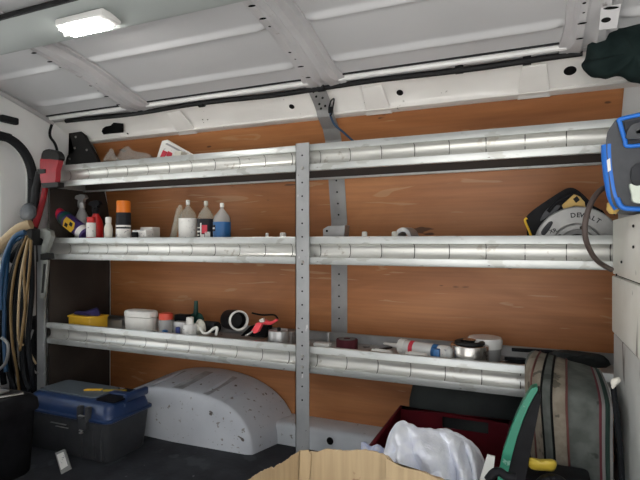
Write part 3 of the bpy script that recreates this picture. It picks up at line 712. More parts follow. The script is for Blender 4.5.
# leaning clear container and the clear labelled bottles
a = W(172, 242, 1.60); b = W(180, 208, 1.60)
bm = B(); tube(bm, [a, b], .013, 16); tube(bm, [b, b + (b - a) * .08], .008, 12)
tag(obj('clear_tube', bm, 'clear'), 'clear plastic tube leaning against the bottle with the white label', 'tube')
for (u, Y, vt, r, labs, lbl, mb, cp) in (
    (188, 1.60, 200, .036, [('label_white', .18, .60)], 'clear bottle with a plain white label, leftmost of the three', 'clear', 'white_plastic'),
    (206, 1.60, 201, .034, [('label_black', .18, .60)], 'clear bottle with a black and red label, middle of the three', 'clear', 'offwhite'),
    (222, 1.60, 203, .034, [('label_blue', .10, .56)], 'clear bottle with a blue label, rightmost of the three', 'cleargrey', 'white_plastic')):
    t = bottle('clear_bottle', lbl, 'bottle', u, Y, r, vt, mb, cp, .28, labs, group='clear bottles on the middle shelf', cap_r=.008, capfrac=.1)
    x = XU(u, Y)
    if 'red' in lbl:
        for (a0, a1, m_, z0_, z1_) in ((.15, .75, 'label_red', .05, .082), (.5, 1.1, 'label_white', .036, .056), (.05, .45, 'label_white', .032, .046), (-.7, -.1, 'offwhite', .070, .074), (-.7, -.1, 'offwhite', .054, .060), (-.8, -.2, 'offwhite', .040, .046), (-.05, .1, 'label_white', .03, .09)):
            arc_patch(x, Y, r * 1.025, a0, a1, TM + z0_, TM + z1_, m_, t)
    if 'blue' in lbl:
        arc_patch(x, Y, r * 1.025, -1.0, -.2, TM + .058, TM + .082, 'label_black', t); arc_patch(x, Y, r * 1.035, -.9, -.3, TM + .066, TM + .072, 'label_white', t)
        arc_patch(x, Y, r * 1.025, -1.3, -1.0, TM + .035, TM + .080, 'label_white', t)
# odds and ends
def nub(label, u, v, Y, r, m_, z0=TM):
    bm = B(); lathe(bm, [(r, 0), (r, ZV(u, v, Y) - z0 - .003), (r * .7, ZV(u, v, Y) - z0)], (XU(u, Y), Y, z0), seg=14); tag(obj('plastic_plug', bm, m_), label, 'cap')  # small loose caps standing on the shelves
nub('small white cap just left of the grey post on the middle shelf', 283, 232.5, 1.56, .011, 'white_plastic')
nub('tiny white cap between the blue bottle and the grey post', 267, 233, 1.56, .006, 'white_plastic')
nub('small white cap between the metal clip and the grey tape roll', 364.5, 231.5, 1.56, .009, 'white_plastic')
nub('cream coloured cap touching the grey tape roll on the middle shelf', 395, 231.5, 1.57, .011, 'offwhite')
t = thing('metal_bracket', 'small shiny metal bracket on the middle shelf below the wall strap', 'bracket', W(333, 236, 1.60))
bm = B(); prism(bm, pp([(323, 238), (323, 229), (328, 226), (345, 225), (344, 238)], 1.60), (0, .05, 0)); obj('bracket_body', bm, 'dull_steel', t, bev=.002)
bm = B(); q = W(327, 231, 1.599); cyl(bm, q, q + Vector((0, -.002, 0)), .004, seg=12); obj('bolt_hole', bm, 'hole', t)
bm = B(); q = W(407, 234, 1.58); ax = Vector((.35, 1, 0)).normalized(); lathe(bm, [(.018, 0), (.031, 0), (.032, .004), (.032, .044), (.031, .048), (.018, .048), (.018, 0)], Vector((q.x - .01, 1.56, TM + .032)), ax, 32, caps=False); 
tag(obj('tape_roll', bm, 'dull_steel'), 'grey tape roll standing on edge on the middle shelf', 'tape')

# ------------------------------------------------------------------ top shelf
def crumple(label, name, cat, uvs, Y, th, m_, seed, amp=.010):
    c = Vector((sum(p[0] for p in uvs) / len(uvs), sum(p[1] for p in uvs) / len(uvs), 0)); sm = smooth2(uvs, 3); bm = B(); rs = []
    for s_, dy in ((.2, -th * .5), (.6, -th * .42), (.9, -th * .25), (1, 0), (.9, th * .3), (.5, th * .5)):
        rs.append([W(c.x + (u - c.x) * s_, c.y + (v - c.y) * s_, Y + dy + amp * noise.noise(Vector((u * .2, v * .2, seed + s_ * 3)))) for u, v in sm])
    rings(bm, rs); return bm
bm = crumple('', '', '', [(103, 162), (108, 152), (112, 148), (116, 156), (120, 162)], 1.60, .05, 'clear', 1); tag(obj('plastic_bag', bm, 'baggie'), 'small crumpled clear bag at the left of the top shelf', 'bag')
bm = crumple('', '', '', [(116, 162), (121, 150), (128, 146), (134, 151), (150, 154), (152, 162), (130, 165)], 1.62, .06, 'clear', 5); tag(obj('plastic_bag', bm, 'baggie'), 'larger clear bag of small parts between two packets on the top shelf', 'bag')
t = thing('parts_packet', 'white packet with red print leaning on the top shelf', 'packet', W(172, 160, 1.6))
bm = B(); prism(bm, pp([(156, 160), (162, 141), (166, 140), (192, 155), (190, 160)], 1.60), (0, .012, .004)); obj('packet', bm, 'label_white', t, bev=.002)
for pts_ in ([(160, 157), (163, 150), (167, 152), (164, 158)], [(166, 156), (168, 151), (172, 153), (171, 157)]):
    bm = B(); prism(bm, pp(pts_, 1.597), (0, .004, 0)); obj('red_print', bm, 'label_red', t)
bm = B(); prism(bm, pp([(165, 144), (167, 143), (186, 153), (184, 154)], 1.597), (0, .004, 0)); obj('grey_print', bm, 'grey_plastic', t)
bm = B(); q = W(180, 153, 1.58); box(bm, q.x - .012, q.x + .02, 1.56, 1.60, 1.103, q.z + .004, bev=.003); tag(obj('screw_box', bm, 'offwhite'), 'tiny cream box in front of the red printed packet', 'box')

# ------------------------------------------------------------------ bottom shelf
TB = .4255
t = thing('wipes_tub', 'shallow yellow tub on the bottom shelf near its left end', 'tub', (XU(87, 1.60), 1.6, TB))
x0_, x1_ = XU(70, 1.585), XU(98, 1.585); bm = B(); prism(bm, [(x0_ + .02, 1.56, TB), (x1_ - .025, 1.56, TB), (x1_, 1.60, TB), (x1_, 1.64, TB), (x0_, 1.64, TB), (x0_, 1.60, TB)], (0, 0, ZV(87, 317, 1.57) - TB)); obj('tub', bm, 'yellow', t, bev=.004)
bm = B(); prism(bm, [(x0_ + .018, 1.556, ZV(87, 318, 1.57)), (x1_ - .023, 1.556, ZV(87, 318, 1.57)), (x1_ + .003, 1.60, ZV(87, 318, 1.57)), (x1_ + .003, 1.643, ZV(87, 318, 1.57)), (x0_ - .003, 1.643, ZV(87, 318, 1.57)), (x0_ - .003, 1.60, ZV(87, 318, 1.57))], (0, 0, .008)); obj('rim', bm, 'yellow', t, bev=.002)
bm = crumple('', '', '', [(74, 317), (76, 311), (84, 311), (92, 309), (98, 308), (99, 317)], 1.61, .08, 'x', 2, .004); tag(obj('cleaning_rag', bm, 'cloth_navy'), 'dark navy rag heaped in the yellow tub', 'rag')
for (u0, u1, v, lbl) in ((52, 69, 319, 'small grey metal channel lying left of the yellow tub'), (104, 122, 320, 'small grey metal channel lying between the yellow tub and the white tub')):
    a, b = XU(u0, 1.66), XU(u1, 1.66); z1 = ZV((u0 + u1) / 2, v, 1.66); bm = B(); box(bm, a, b, 1.66, 1.663, TB, z1); box(bm, a, b, 1.70, 1.703, TB, z1); box(bm, a, b, 1.66, 1.703, TB, TB + .003)
    tag(obj('metal_channel', bm, 'dull_steel', smooth=False), lbl, 'bracket')
t = thing('plastic_tub', 'white oval lidded tub standing on the bottom shelf', 'tub', (XU(141, 1.6), 1.6, TB))
xc_ = XU(141, 1.60); hw_ = (XU(155, 1.6) - XU(127, 1.6)) / 2; H = ZV(141, 310, 1.60) - TB
def rrect(xc, yc, hx, hy, z, n=8, r=.6):
    return [Vector((xc + hx * math.copysign(abs(math.cos(a)) ** r, math.cos(a)), yc + hy * math.copysign(abs(math.sin(a)) ** r, math.sin(a)), z)) for a in [2 * PI * i / 40 for i in range(40)]]
bm = B(); rings(bm, [rrect(xc_, 1.60, hw_ * s_, .034 * s_, TB + H * f_) for s_, f_ in ((.88, 0), (.93, .05), (.97, .72))]); obj('tub', bm, 'white_plastic', t)
bm = B(); rings(bm, [rrect(xc_, 1.60, hw_ * s_, .036 * s_, TB + H * f_) for s_, f_ in ((1, .74), (1.0, .90), (.96, .97), (.85, 1))]); obj('lid', bm, 'white_plastic', t)
bottle('jar', 'clear jar with an orange red lid beside the white tub', 'jar', 166, 1.60, .029, 313, 'cleargrey', 'cap_red', .95, None, z0=TB, capfrac=.27)
smallbox('junction_box', 'small black box with grey base right of the orange lidded jar', 'box', 174, 185, 315, 1.64, .04, 'black_plastic', TB)
smallbox('grey_carton', 'small grey carton in front of the black box on the bottom shelf', 'box', 173, 186, 322, 1.60, .03, 'dull_steel', TB)
nub('small bright blue cap at the front lip under the black box', 178, 327, 1.55, .009, 'bluecan', TB)
nub('small blue cap at the front lip below the orange lidded jar', 165, 330, 1.55, .012, 'label_blue', TB)
t = bottle('plastic_pot', 'stubby pale grey pot with a white top near the green handle', 'pot', 190, 1.58, .029, 317, 'clearish', 'white_plastic', .5, [('label_white', .3, .5)], z0=TB, capfrac=.3)
# putty knife with dark green handle
t = thing('scraper', 'dark green handled scraper standing upright at the back', 'scraper', W(196, 325, 1.70))
bm = B(); tube(bm, [W(196, 301, 1.70), W(196, 307, 1.70), W(195.5, 315, 1.70)], lambda q: .0085 + .002 * q, 10); obj('handle', bm, 'dark_green', t)
bm = B(); prism(bm, pp(smooth2([(193, 313), (199, 313), (203, 318), (204, 332), (187, 332), (188, 318)], 2), 1.70), (0, .006, 0)); obj('blade', bm, 'dark_green', t, bev=.001)
bm = crumple('', '', '', [(193, 333), (196, 322), (200, 319), (205, 323), (205, 333)], 1.61, .04, 'x', 8); tag(obj('sponge', bm, 'offwhite'), 'crumpled cream sponge below the green scraper handle', 'sponge')
t = thing('pipe_clip', 'white curved plastic pipe clip lying at the front lip', 'clip', W(208, 335, 1.55))
bm = B(); tube(bm, [W(u, v, 1.55) for u, v in ((200, 327), (203, 333), (208, 333), (213, 329), (217, 328), (216, 335))], .0055, 10); obj('clip_body', bm, 'white_plastic', t)
# black pipe elbow with white ring
t = thing('pipe_fitting', 'black pipe fitting with a bright white ring lying on its side', 'pipe fitting', W(232, 330, 1.60))
c = W(239, 320.5, 1.585); ax = Vector((.74, -.62, .10)).normalized()
bm = B(); lathe(bm, [(.039, -.12), (.040, -.04), (.037, -.01), (.031, -.01), (.031, -.11), (.001, -.11)], c, ax, 36, caps=False); obj('pipe', bm, 'black_plastic', t)
bm = B(); lathe(bm, [(.031, -.012), (.037, -.012), (.0385, -.004), (.0375, .003), (.033, .004), (.031, .0), (.031, -.012)], c, ax, 36, caps=False); obj('ring', bm, 'white_plastic', t)
bm = B(); cyl(bm, c - ax * .06, c - ax * .055, .030); obj('inner_disc', bm, 'dark_iron', t)
bm = B(); lathe(bm, [(.022, 0), (.024, .06), (.022, .065)], W(206, 326, 1.66), (1, -.2, 0), 20); tag(obj('rubber_sleeve', bm, 'rubber'), 'dark rubber sleeve lying behind the black pipe fitting', 'sleeve')
# red cutter
t = thing('pipe_cutter', 'bright red folding cutter lying open on the bottom shelf', 'cutter', W(262, 332, 1.62))
bm = B(); prism(bm, pp([(251, 331), (256, 323), (260, 323), (262, 324), (258, 332), (254, 334)], 1.56), (0, .016, 0)); obj('handle', bm, 'coral', t, bev=.002)
bm = B(); prism(bm, pp([(259, 321), (262, 319), (270, 322), (276, 319), (277, 321), (271, 325), (260, 324)], 1.62), (0, .014, 0)); obj('handle', bm, 'coral', t, bev=.002)
bm = B(); prism(bm, pp([(259, 320), (263, 318), (264, 322), (260, 323)], 1.605), (0, .01, 0)); obj('jaw', bm, 'offwhite', t)
bm = B(); tube(bm, [W(253, 331, 1.56), W(249, 334, 1.56), W(245, 336, 1.55)], .003, 8); obj('blade', bm, 'bolt', t)
bm = B(); tube(bm, [W(u, v, 1.70) for u, v in ((252, 313), (262, 315), (274, 315), (278, 319))], .0035, 8); tag(obj('bent_rod', bm, 'cable_black'), 'thin bent black rod lying behind the red cutter', 'rod')
bm = B(); prism(bm, pp([(240, 336), (250, 326), (268, 326), (266, 338)], 1.65), (0, .04, -.0)); tag(obj('black_pouch', bm, 'black_plastic', bev=.004), 'flat black pouch under the red cutter', 'pouch')
def tin(label, u, Y, r, vt, z0, knob=True):
    x = XU(u, Y); H = ZV(u, vt, Y) - z0; t = thing('metal_tin', label, 'tin', (x, Y, z0))
    bm = B(); lathe(bm, [(r * .96, 0), (r, .003), (r, H - .004), (r * .97, H - .001), (r * .85, H), (r * .80, H - .003), (r * .1, H - .003)], (x, Y, z0), seg=36); obj('tin', bm, 'dull_steel' if knob else 'steel', t)
    return t, x, H
t, x, H = tin('small round grey tin beside the post on the bottom shelf', 279, 1.576, .038, 330, TB)
bm = B(); lathe(bm, [(.006, H - .004), (.007, H + .008), (.004, H + .010)], (x, 1.576, TB), seg=12); obj('knob', bm, 'dark_iron', t)
smallbox('steel_plate', 'flat grey steel plate behind the small round tin', 'plate', 268, 292, 331, 1.66, .05, 'strap_grey', TB)
# right of the post
t = thing('tape_roll', 'dark red tape roll lying flat under the wall strap', 'tape', (XU(347, 1.62), 1.62, TB))
x = XU(347, 1.62); H = ZV(347, 340, 1.60) - TB
bm = B(); lathe(bm, [(.020, H), (.036, H), (.038, H - .003), (.038, .002), (.036, 0), (.020, 0), (.020, H)], (x, 1.62, TB), caps=False, seg=32); obj('tape', bm, 'maroon', t)
bm = B(); lathe(bm, [(.012, H + .0015), (.030, H + .001), (.030, H - .004), (.012, H - .004)], (x, 1.62, TB), caps=False); obj('core', bm, 'pale_band', t)
smallbox('wire_clip', 'tiny upright grey clip left of the dark red tape roll', 'clip', 327, 329, 333, 1.66, .01, 'dull_steel', TB, bev=.001)
smallbox('paper_slip', 'white folded paper slip at the front lip right of the post', 'paper', 313, 329, 343.5, 1.54, .03, 'white_plastic', TB)
a = W(357, 347, 1.58); b = W(386, 334, 1.70); bm = B(); a.z = b.z = TB + .006; prism(bm, [a, b, b + Vector((.02, .01, 0)), a + Vector((.02, -.02, 0))], (0, 0, .004)); tag(obj('hacksaw_blade', bm, 'dark_iron'), 'flat dark metal blade lying right of the dark red tape', 'blade')
# sealant cartridge
t = thing('sealant_tube', 'long white sealant cartridge with nozzle lying on the bottom shelf', 'sealant tube', W(425, 345, 1.60))
a = Vector((XU(402, 1.66), 1.66, TB + .026)); b = Vector((XU(455, 1.60), 1.60, TB + .026)); d = (b - a).normalized(); L_ = (b - a).length
bm = B(); lathe(bm, [(.023, .012), (.0245, .014), (.0245, L_)], a, d); obj('cartridge', bm, 'grey_plastic' if False else 'clearish', t)
bm = B(); lathe(bm, [(.019, -.008), (.0262, -.006), (.0262, .014), (.0245, .016)], a, d); obj('collar', bm, 'white_plastic', t)
bm = B(); lathe(bm, [(.003, -.075), (.0045, -.072), (.009, -.010), (.009, 0)], a, d, seg=14); obj('nozzle', bm, 'white_plastic', t)
for (f0, f1, m_) in ((.19, .27, 'label_red'), (.62, .72, 'label_blue'), (.74, .90, 'label_white')):
    bm = B(); lathe(bm, [(.0250, L_ * f0), (.0250, L_ * f1)], a, d, caps=False); obj('label', bm, m_, t)
for (u0, u1, lbl) in ((372, 392, 'small white tube at the front lip, left of the two'), (406, 427, 'small white tube at the front lip, right of the two')):
    a = Vector((XU(u0, 1.548), 1.548, TB + .020 + .003)); b = Vector((XU(u1, 1.548), 1.548, TB + .020)); t = thing('glue_tube', lbl, 'glue tube', a, group='small white tubes on the bottom shelf')
    L_ = (b - a).length; d = (b - a).normalized(); bm = B(); lathe(bm, [(.0135, L_ * .14), (.0145, L_ * .18), (.0145, L_ * .92), (.010, L_)], a, d, seg=18); obj('tube', bm, 'white_plastic', t)
    bm = B(); lathe(bm, [(.009, -.003), (.012, 0), (.012, L_ * .14)], a, d, seg=18); obj('cap', bm, 'white_plastic', t)
bm = B(); x = XU(433, 1.54); box(bm, x, x + .02, 1.54, 1.556, TB, ZV(433, 349, 1.54), bev=.002); tag(obj('label_tag', bm, 'label_blue'), 'small blue and red tag at the lip between the white tube and the tin', 'tag')
t, x, H = tin('shiny steel tin at the front lip near the right end of the bottom shelf', 469.5, 1.594, .058, 344, TB, False)
bm = B(); lathe(bm, [(.030, H - .002), (.046, H + .001), (.046, H + .007), (.040, H + .010), (.030, H + .008), (.028, H + .002)], (x, 1.600, TB), seg=32); obj('lid_ring', bm, 'dark_iron', t)
bm = B(); lathe(bm, [(.010, H), (.018, H + .010), (.020, H + .013), (.010, H + .016)], (x, 1.600, TB), seg=20); obj('lid_boss', bm, 'steel', t)
x = XU(485, 1.66); t = thing('plastic_bowl', 'pale grey round pot behind the shiny steel tin', 'pot', (x, 1.66, TB)); H = ZV(485, 337, 1.66) - TB
bm = B(); lathe(bm, [(.042, 0), (.046, .004), (.050, H * .62)], (x, 1.66, TB), seg=32); obj('pot', bm, 'grey_plastic', t)
bm = B(); lathe(bm, [(.053, H * .60), (.054, H * .9), (.050, H), (.02, H)], (x, 1.66, TB), seg=32); obj('lid', bm, 'clearish', t)
for i, (u0, v0, u1, v1, m_) in enumerate(((500, 355, 560, 357, 'cable_black'), (505, 360, 560, 352, 'cable_black'), (540, 350, 606, 360, 'dark_iron'), (512, 353, 600, 356, 'cable_black'))):
    Y = 1.60 + .03 * i; bm = B(); p0 = W(u0, v0, Y); p1 = W(u1, v1, Y); p0.z = p1.z = TB + .012 + .009 * i; md = (p0 + p1) / 2 + Vector((0, .02 * (-1) ** i, .006))
    tube(bm, [p0, md, p1], .006, 8); tag(obj('cable_end', bm, m_), 'black cable lying in the right end of the bottom shelf behind the striped bag', 'cable', 'black cables at the right end of the bottom shelf')
bm = crumple('', '', '', [(538, 364), (545, 355), (560, 350), (585, 352), (604, 356), (606, 368)], 1.62, .10, 'x', 4, .02); tag(obj('black_sack', bm, 'dark_bag'), 'black rumpled sack on the bottom shelf above the striped bag', 'sack')

# ------------------------------------------------------------------ left: wrenches, hoses, cables
t = thing('pipe_wrench', 'red pipe wrench hanging at the left end of the top shelf', 'wrench', W(46, 190, 1.455))
Y = 1.45
bm = B(); prism(bm, pp(smooth2([(41, 183), (40, 172), (40, 160), (43, 158), (57, 158), (58, 163), (56, 170), (55, 183), (49, 187)], 2), Y), (0, .024, 0)); obj('head', bm, 'wrench_red', t, bev=.004)
bm = B(); tube(bm, [W(u, v, Y + .012) for u, v in ((46, 184), (43, 200), (38, 217), (34, 228))], lambda q: .012 + .004 * q, 10, flat=.7); obj('handle', bm, 'wrench_red', t)
bm = B(); prism(bm, pp(smooth2([(41, 157), (43, 151), (49, 149), (56, 151), (59, 156), (58, 160), (50, 159), (42, 159)], 2), Y - .003), (0, .028, 0)); obj('hook_jaw', bm, 'dark_iron', t, bev=.003)
bm = B(); prism(bm, pp([(37, 169), (45, 169), (45, 173), (37, 174)], Y - .004), (0, .030, 0)); obj('adjusting_nut', bm, 'dark_iron', t, bev=.002)
bm = B(); prism(bm, pp([(41, 183), (58, 182), (58, 187), (42, 188)], Y - .004), (0, .03, 0)); obj('collar', bm, 'dark_iron', t, bev=.002)
t = thing('pipe_wrench', 'grey iron pipe wrench hanging at the left end of the middle shelf', 'wrench', W(44, 260, 1.45))
bm = B(); prism(bm, pp([(33, 230), (43, 228), (50, 231), (51, 237), (48, 245), (46, 253), (41, 254), (41, 246), (43, 240), (41, 238), (34, 239)], Y), (0, .022, 0)); obj('head', bm, 'iron', t, bev=.003)
bm = B(); prism(bm, pp([(40, 254), (48, 253), (49, 259), (40, 260)], Y - .003), (0, .028, 0)); obj('adjusting_nut', bm, 'dark_iron', t, bev=.002)
bm = B(); rs = pp([(42, 260), (47.5, 260), (44.5, 296), (43, 299), (40.5, 299), (39, 296)], Y + .003); prism(bm, rs, (0, .014, 0)); obj('handle', bm, 'iron', t, bev=.003)
bm = B(); prism(bm, pp([(43.4, 264), (45.6, 264), (43.2, 293), (41, 293)], Y + .001), (0, .004, 0)); obj('handle_web', bm, 'dark_iron', t)
bm = B(); tube(bm, [W(u, v, 1.46) for u, v in ((40, 172), (36, 190), (34, 215), (33, 240), (34, 262))], .016, 10); tag(obj('rubber_strap', bm, 'rubber'), 'thick black rubber strap hanging left of the red wrench', 'strap')
bm = crumple('', '', '', [(20, 217), (21, 208), (27, 203), (35, 205), (37, 213), (34, 219), (26, 221)], 1.42, .06, 'x', 3, .003); tag(obj('hose_clamp', bm, 'radio_grey'), 'rounded grey hose clamp above the hanging cables', 'clamp')
bm = B(); tube(bm, [W(u, v, Y_) for u, v, Y_ in ((-30, 300, 1.30), (-14, 268, 1.32), (-2, 249, 1.35), (9, 237, 1.38), (20, 228, 1.40), (31, 224, 1.42))], .021, 14); tag(obj('vacuum_hose', bm, 'hose_tan'), 'thick cream hose curving in from the left edge', 'hose')
t = thing('cable_hook', 'dark hook block holding the hanging cables beside the rear door', 'hook', W(30, 232, 1.42))
bm = B(); q = W(30, 236, 1.43); box(bm, q.x - .035, q.x + .035, 1.41, 1.47, q.z - .04, q.z + .03, bev=.008); obj('block', bm, 'dark_iron', t)
bm = B(); box(bm, q.x - .018, q.x + .0, 1.43, 1.46, q.z - .34, q.z - .03, bev=.004); obj('stem', bm, 'strap_grey', t)
CB = [('hose_ochre', 'ochre', [(27, 236), (17, 262), (11, 300), (12, 340), (17, 372), (20, 400)], 1.36, .0052),
      ('hose_ochre', 'ochre', [(29, 238), (24, 270), (25, 310), (20, 350), (22, 332), (26, 300), (30, 262), (31, 240)], 1.33, .0048),
      ('hose_tan', 'tan', [(28, 240), (21, 275), (18, 320), (19, 342), (23, 345)], 1.35, .0045),
      ('cable_blue', 'blue', [(25, 232), (14, 238), (5, 258), (1, 285), (0, 310)], 1.34, .010),
      ('cable_blue', 'blue', [(22, 236), (10, 248), (6, 280), (4, 330), (6, 372)], 1.38, .008),
      ('cable_black', 'black', [(26, 240), (12, 280), (6, 330), (8, 368), (16, 392)], 1.39, .010),
      ('cable_black', 'black', [(31, 242), (32, 290), (28, 340), (32, 372), (34, 388)], 1.38, .010),
      ('cable_black', 'black', [(28, 240), (18, 290), (14, 350), (22, 386), (30, 392)], 1.41, .010),
      ('cable_black', 'black', [(24, 240), (4, 300), (0, 345), (4, 384)], 1.42, .012),
      ('hose_grey', 'grey', [(2, 338), (8, 345), (6, 362), (-4, 372)], 1.32, .006),
      ('hose_grey', 'grey', [(33, 330), (28, 348), (30, 366), (38, 374)], 1.40, .004),
      ('hose_tan', 'tan', [(30, 250), (29, 300), (26, 335), (30, 352), (36, 364)], 1.42, .004),
      ('cable_black', 'black', [(30, 250), (22, 310), (24, 370), (30, 390)], 1.36, .009)]
for k_, (u0_, u1_) in enumerate(((4, 0), (14, 10), (25, 22))):
    CB.append(('cable_black', 'black', [(27, 238), (u0_ + 6, 262), (u0_, 300), (u1_, 345), (u1_ + 3, 392)], 1.445 + .004 * k_, .012))
seen = {}
WHERE = {0: 'long ochre hose reaching lowest in the bundle hanging by the rear door', 1: 'ochre hose doubled back in a narrow loop in the hanging bundle', 2: 'tan hose in the middle of the hanging bundle',
         3: 'thick blue cable bulging left out of the hanging bundle', 4: 'thin dark blue cable at the left of the hanging bundle', 9: 'short grey hose end curling at the left edge',
         10: 'thin grey cable curling at the right foot of the bundle', 11: 'thin tan cable at the right of the hanging bundle'}
for i, (m_, cn, pts_, Y, r) in enumerate(CB):
    bm = B(); tube(bm, [W(u, v, Y + .012 * math.sin(k * 1.7 + i)) for k, (u, v) in enumerate(pts_)], r, 10)
    lbl = WHERE.get(i, 'black cable hanging in the bundle beside the rear door')
    tag(obj('hanging_cable', bm, m_), lbl, 'cable', 'cables hanging beside the rear door')

bm = crumple('', '', '', [(8, 300), (20, 296), (32, 304), (36, 340), (37, 392), (34, 420), (6, 420), (4, 380), (5, 330)], 1.52, .03, 'x', 9, .02); tag(obj('black_sack', bm, 'black_plastic'), 'black sack hanging behind the lower end of the cable bundle', 'sack')
# ------------------------------------------------------------------ toolboxes on the floor
t = thing('toolbox', 'dark grey toolbox with a blue lid beside the wheel arch', 'toolbox', (-1.59, 1.43, 0))
bx0, bx1, by0, by1 = -1.85, -1.385, 1.325, 1.555
def rbox(x0, x1, y0, y1, z, r=.03, n=5):
    o = []
    for (cx_, cy_, a0) in ((x1 - r, y1 - r, 0), (x0 + r, y1 - r, PI / 2), (x0 + r, y0 + r, PI), (x1 - r, y0 + r, 1.5 * PI)):
        for i in range(n + 1): a = a0 + PI / 2 * i / n; o.append(Vector((cx_ + r * math.cos(a), cy_ + r * math.sin(a), z)))
    return o
bm = B(); rings(bm, [rbox(bx0 + .018 - q, bx1 - .018 + q, by0 + .018 - q, by1 - .018 + q, z_) for q, z_ in ((-.004, 0), (0, .006), (.012, .135), (.013, .150))]); obj('body', bm, 'box_plastic', t)
bm = B(); rings(bm, [rbox(bx0 - q, bx1 + q, by0 - q, by1 + q, z_) for q, z_ in ((.0, .150), (.005, .153), (.005, .160), (0, .163))]); obj('rim', bm, 'navy', t)
bm = B(); rings(bm, [rbox(bx0 + q, bx1 - q, by0 + q, by1 - q, z_) for q, z_ in ((.004, .163), (.012, .195), (.030, .212), (.055, .214))]); obj('lid', bm, 'navy', t)
bm = B(); rings(bm, [rbox(bx0 + .03, bx1 - .13, by0 + .055, by1 - .035, z_, .02) for z_ in (.213, .219)]); obj('lid_inset', bm, 'grey_inset', t)
bm = B(); rings(bm, [rbox(bx1 - .115, bx1 - .02, by0 + .045, by1 - .03, z_, .012) for z_ in (.213, .218)]); obj('lid_tray', bm, 'black_plastic', t)
bm = B(); box(bm, bx1 - .035, bx1 - .012, by0 + .10, by1 - .01, .20, .232, bev=.008); obj('end_ridge', bm, 'navy', t)
bm = B(); box(bm, bx1 - .12, bx1 - .03, by0 + .115, by0 + .150, .215, .226, bev=.005); obj('tray_divider', bm, 'navy', t)
for (a, b, y_) in ((-1.62, -1.56, by0 + .10), (-1.545, -1.46, by0 + .125)):
    bm = B(); prism(bm, [(a, y_, .219), (b, y_ + .03, .219), (b, y_ + .042, .219), (a, y_ + .016, .219)], (0, 0, .006)); obj('handle_inlay', bm, 'yellow' if a < -1.6 else 'mustard', t, bev=.001)
bm = B(); x = XU(84, by0); box(bm, x - .028, x - .010, by0 - .010, by0 + .01, .150, .205, bev=.003); box(bm, x + .012, x + .030, by0 - .010, by0 + .01, .150, .205, bev=.003); box(bm, x - .018, x + .020, by0 - .014, by0 + .004, .120, .165, bev=.004); lt_ = obj('latch', bm, 'box_plastic', t)
for q in ((x, .17, .012), (x, .118, .008), (x - .002, .108, .006)):
    bm = B(); box(bm, q[0] - q[2], q[0] + q[2], by0 - .017, by0 - .006, q[1], q[1] + .005, bev=.001); obj('latch_pin', bm, 'dull_steel', lt_)
for xx in (x - .022, x + .034, bx1 - .045):
    bm = B(); box(bm, xx - .003, xx + .003, by0 + .006, by0 + .02, .01, .135, bev=.002); obj('body_rib', bm, 'box_plastic', t)
bm = B(); xx = XU(60, by0); box(bm, xx - .055, xx + .025, by0 + .003, by0 + .01, .118, .121); box(bm, xx - .03, xx + .035, by0 + .003, by0 + .01, .107, .109); obj('badge', bm, 'dull_steel', t, smooth=False)
t = thing('toolbox', 'black toolbox cut off by the left edge, nearest the camera', 'toolbox', (-1.83, 1.1, 0))
ax0, ax1, ay0, ay1 = -2.02, -1.592, .98, 1.215
bm = B(); rings(bm, [rbox(ax0 + q, ax1 - q, ay0 + q, ay1 - q, z_, .025) for q, z_ in ((.02, 0), (.014, .01), (.004, .205), (.004, .222))]); obj('body', bm, 'black_plastic', t)
bm = B(); rings(bm, [rbox(ax0 + q, ax1 - q, ay0 + q, ay1 - q, z_, .025) for q, z_ in ((-.004, .222), (-.006, .232), (-.002, .260), (.012, .276), (.03, .278))]); obj('lid', bm, 'black_plastic', t)
bm = B(); box(bm, ax0 + .06, ax1 - .10, ay0 + .05, ay1 - .04, .277, .286, bev=.004); obj('lid_plate', bm, 'dull_steel', t)
bm = B(); q = [Vector((ax1 - .07, ay0 + .02, .236)), Vector((ax1 - .02, ay0 + .16, .236))]; tube(bm, [Vector((-1.70, 1.02, .281)), Vector((-1.645, 1.09, .285)), Vector((-1.618, 1.17, .281))], .006, 8); obj('carry_rail', bm, 'steel', t)
# packet on the floor
a = W(57, 455, 1.16); bm = B(); pk = [Vector((XU(54, 1.17), 1.17, ZV(54, 453, 1.17))), W(63, 450, 1.17), W(69, 467, 1.15), W(60, 474, 1.15)]
t = thing('parts_packet', 'small clear and white packet lying on the dark floor before the toolbox', 'packet', (-1.45, 1.15, 0))
pz = [Vector((-1.50, 1.23, .004)), Vector((-1.465, 1.255, .030)), Vector((-1.41, 1.195, .030)), Vector((-1.445, 1.165, .004))]
pz = []
for (u, v, z_) in ((55, 453, .035), (64, 449, .040), (70, 468, .006), (61, 474, .003)):
    Yq = 1.2
    for _ in range(20): Yq *= (EYE - z_) / max(.01, EYE - ZV(u, v, Yq))
    pz.append(W(u, v, Yq))
bm = B(); prism(bm, pz, (.0, .008, -.006)); obj('packet', bm, 'cleargrey', t, smooth=False)
bm = B(); cc = sum(pz, Vector()) / 4; prism(bm, [cc + (p - cc) * .72 + Vector((0, -.002, .002)) for p in pz], (0, .002, -.001)); obj('card', bm, 'label_white', t, smooth=False)

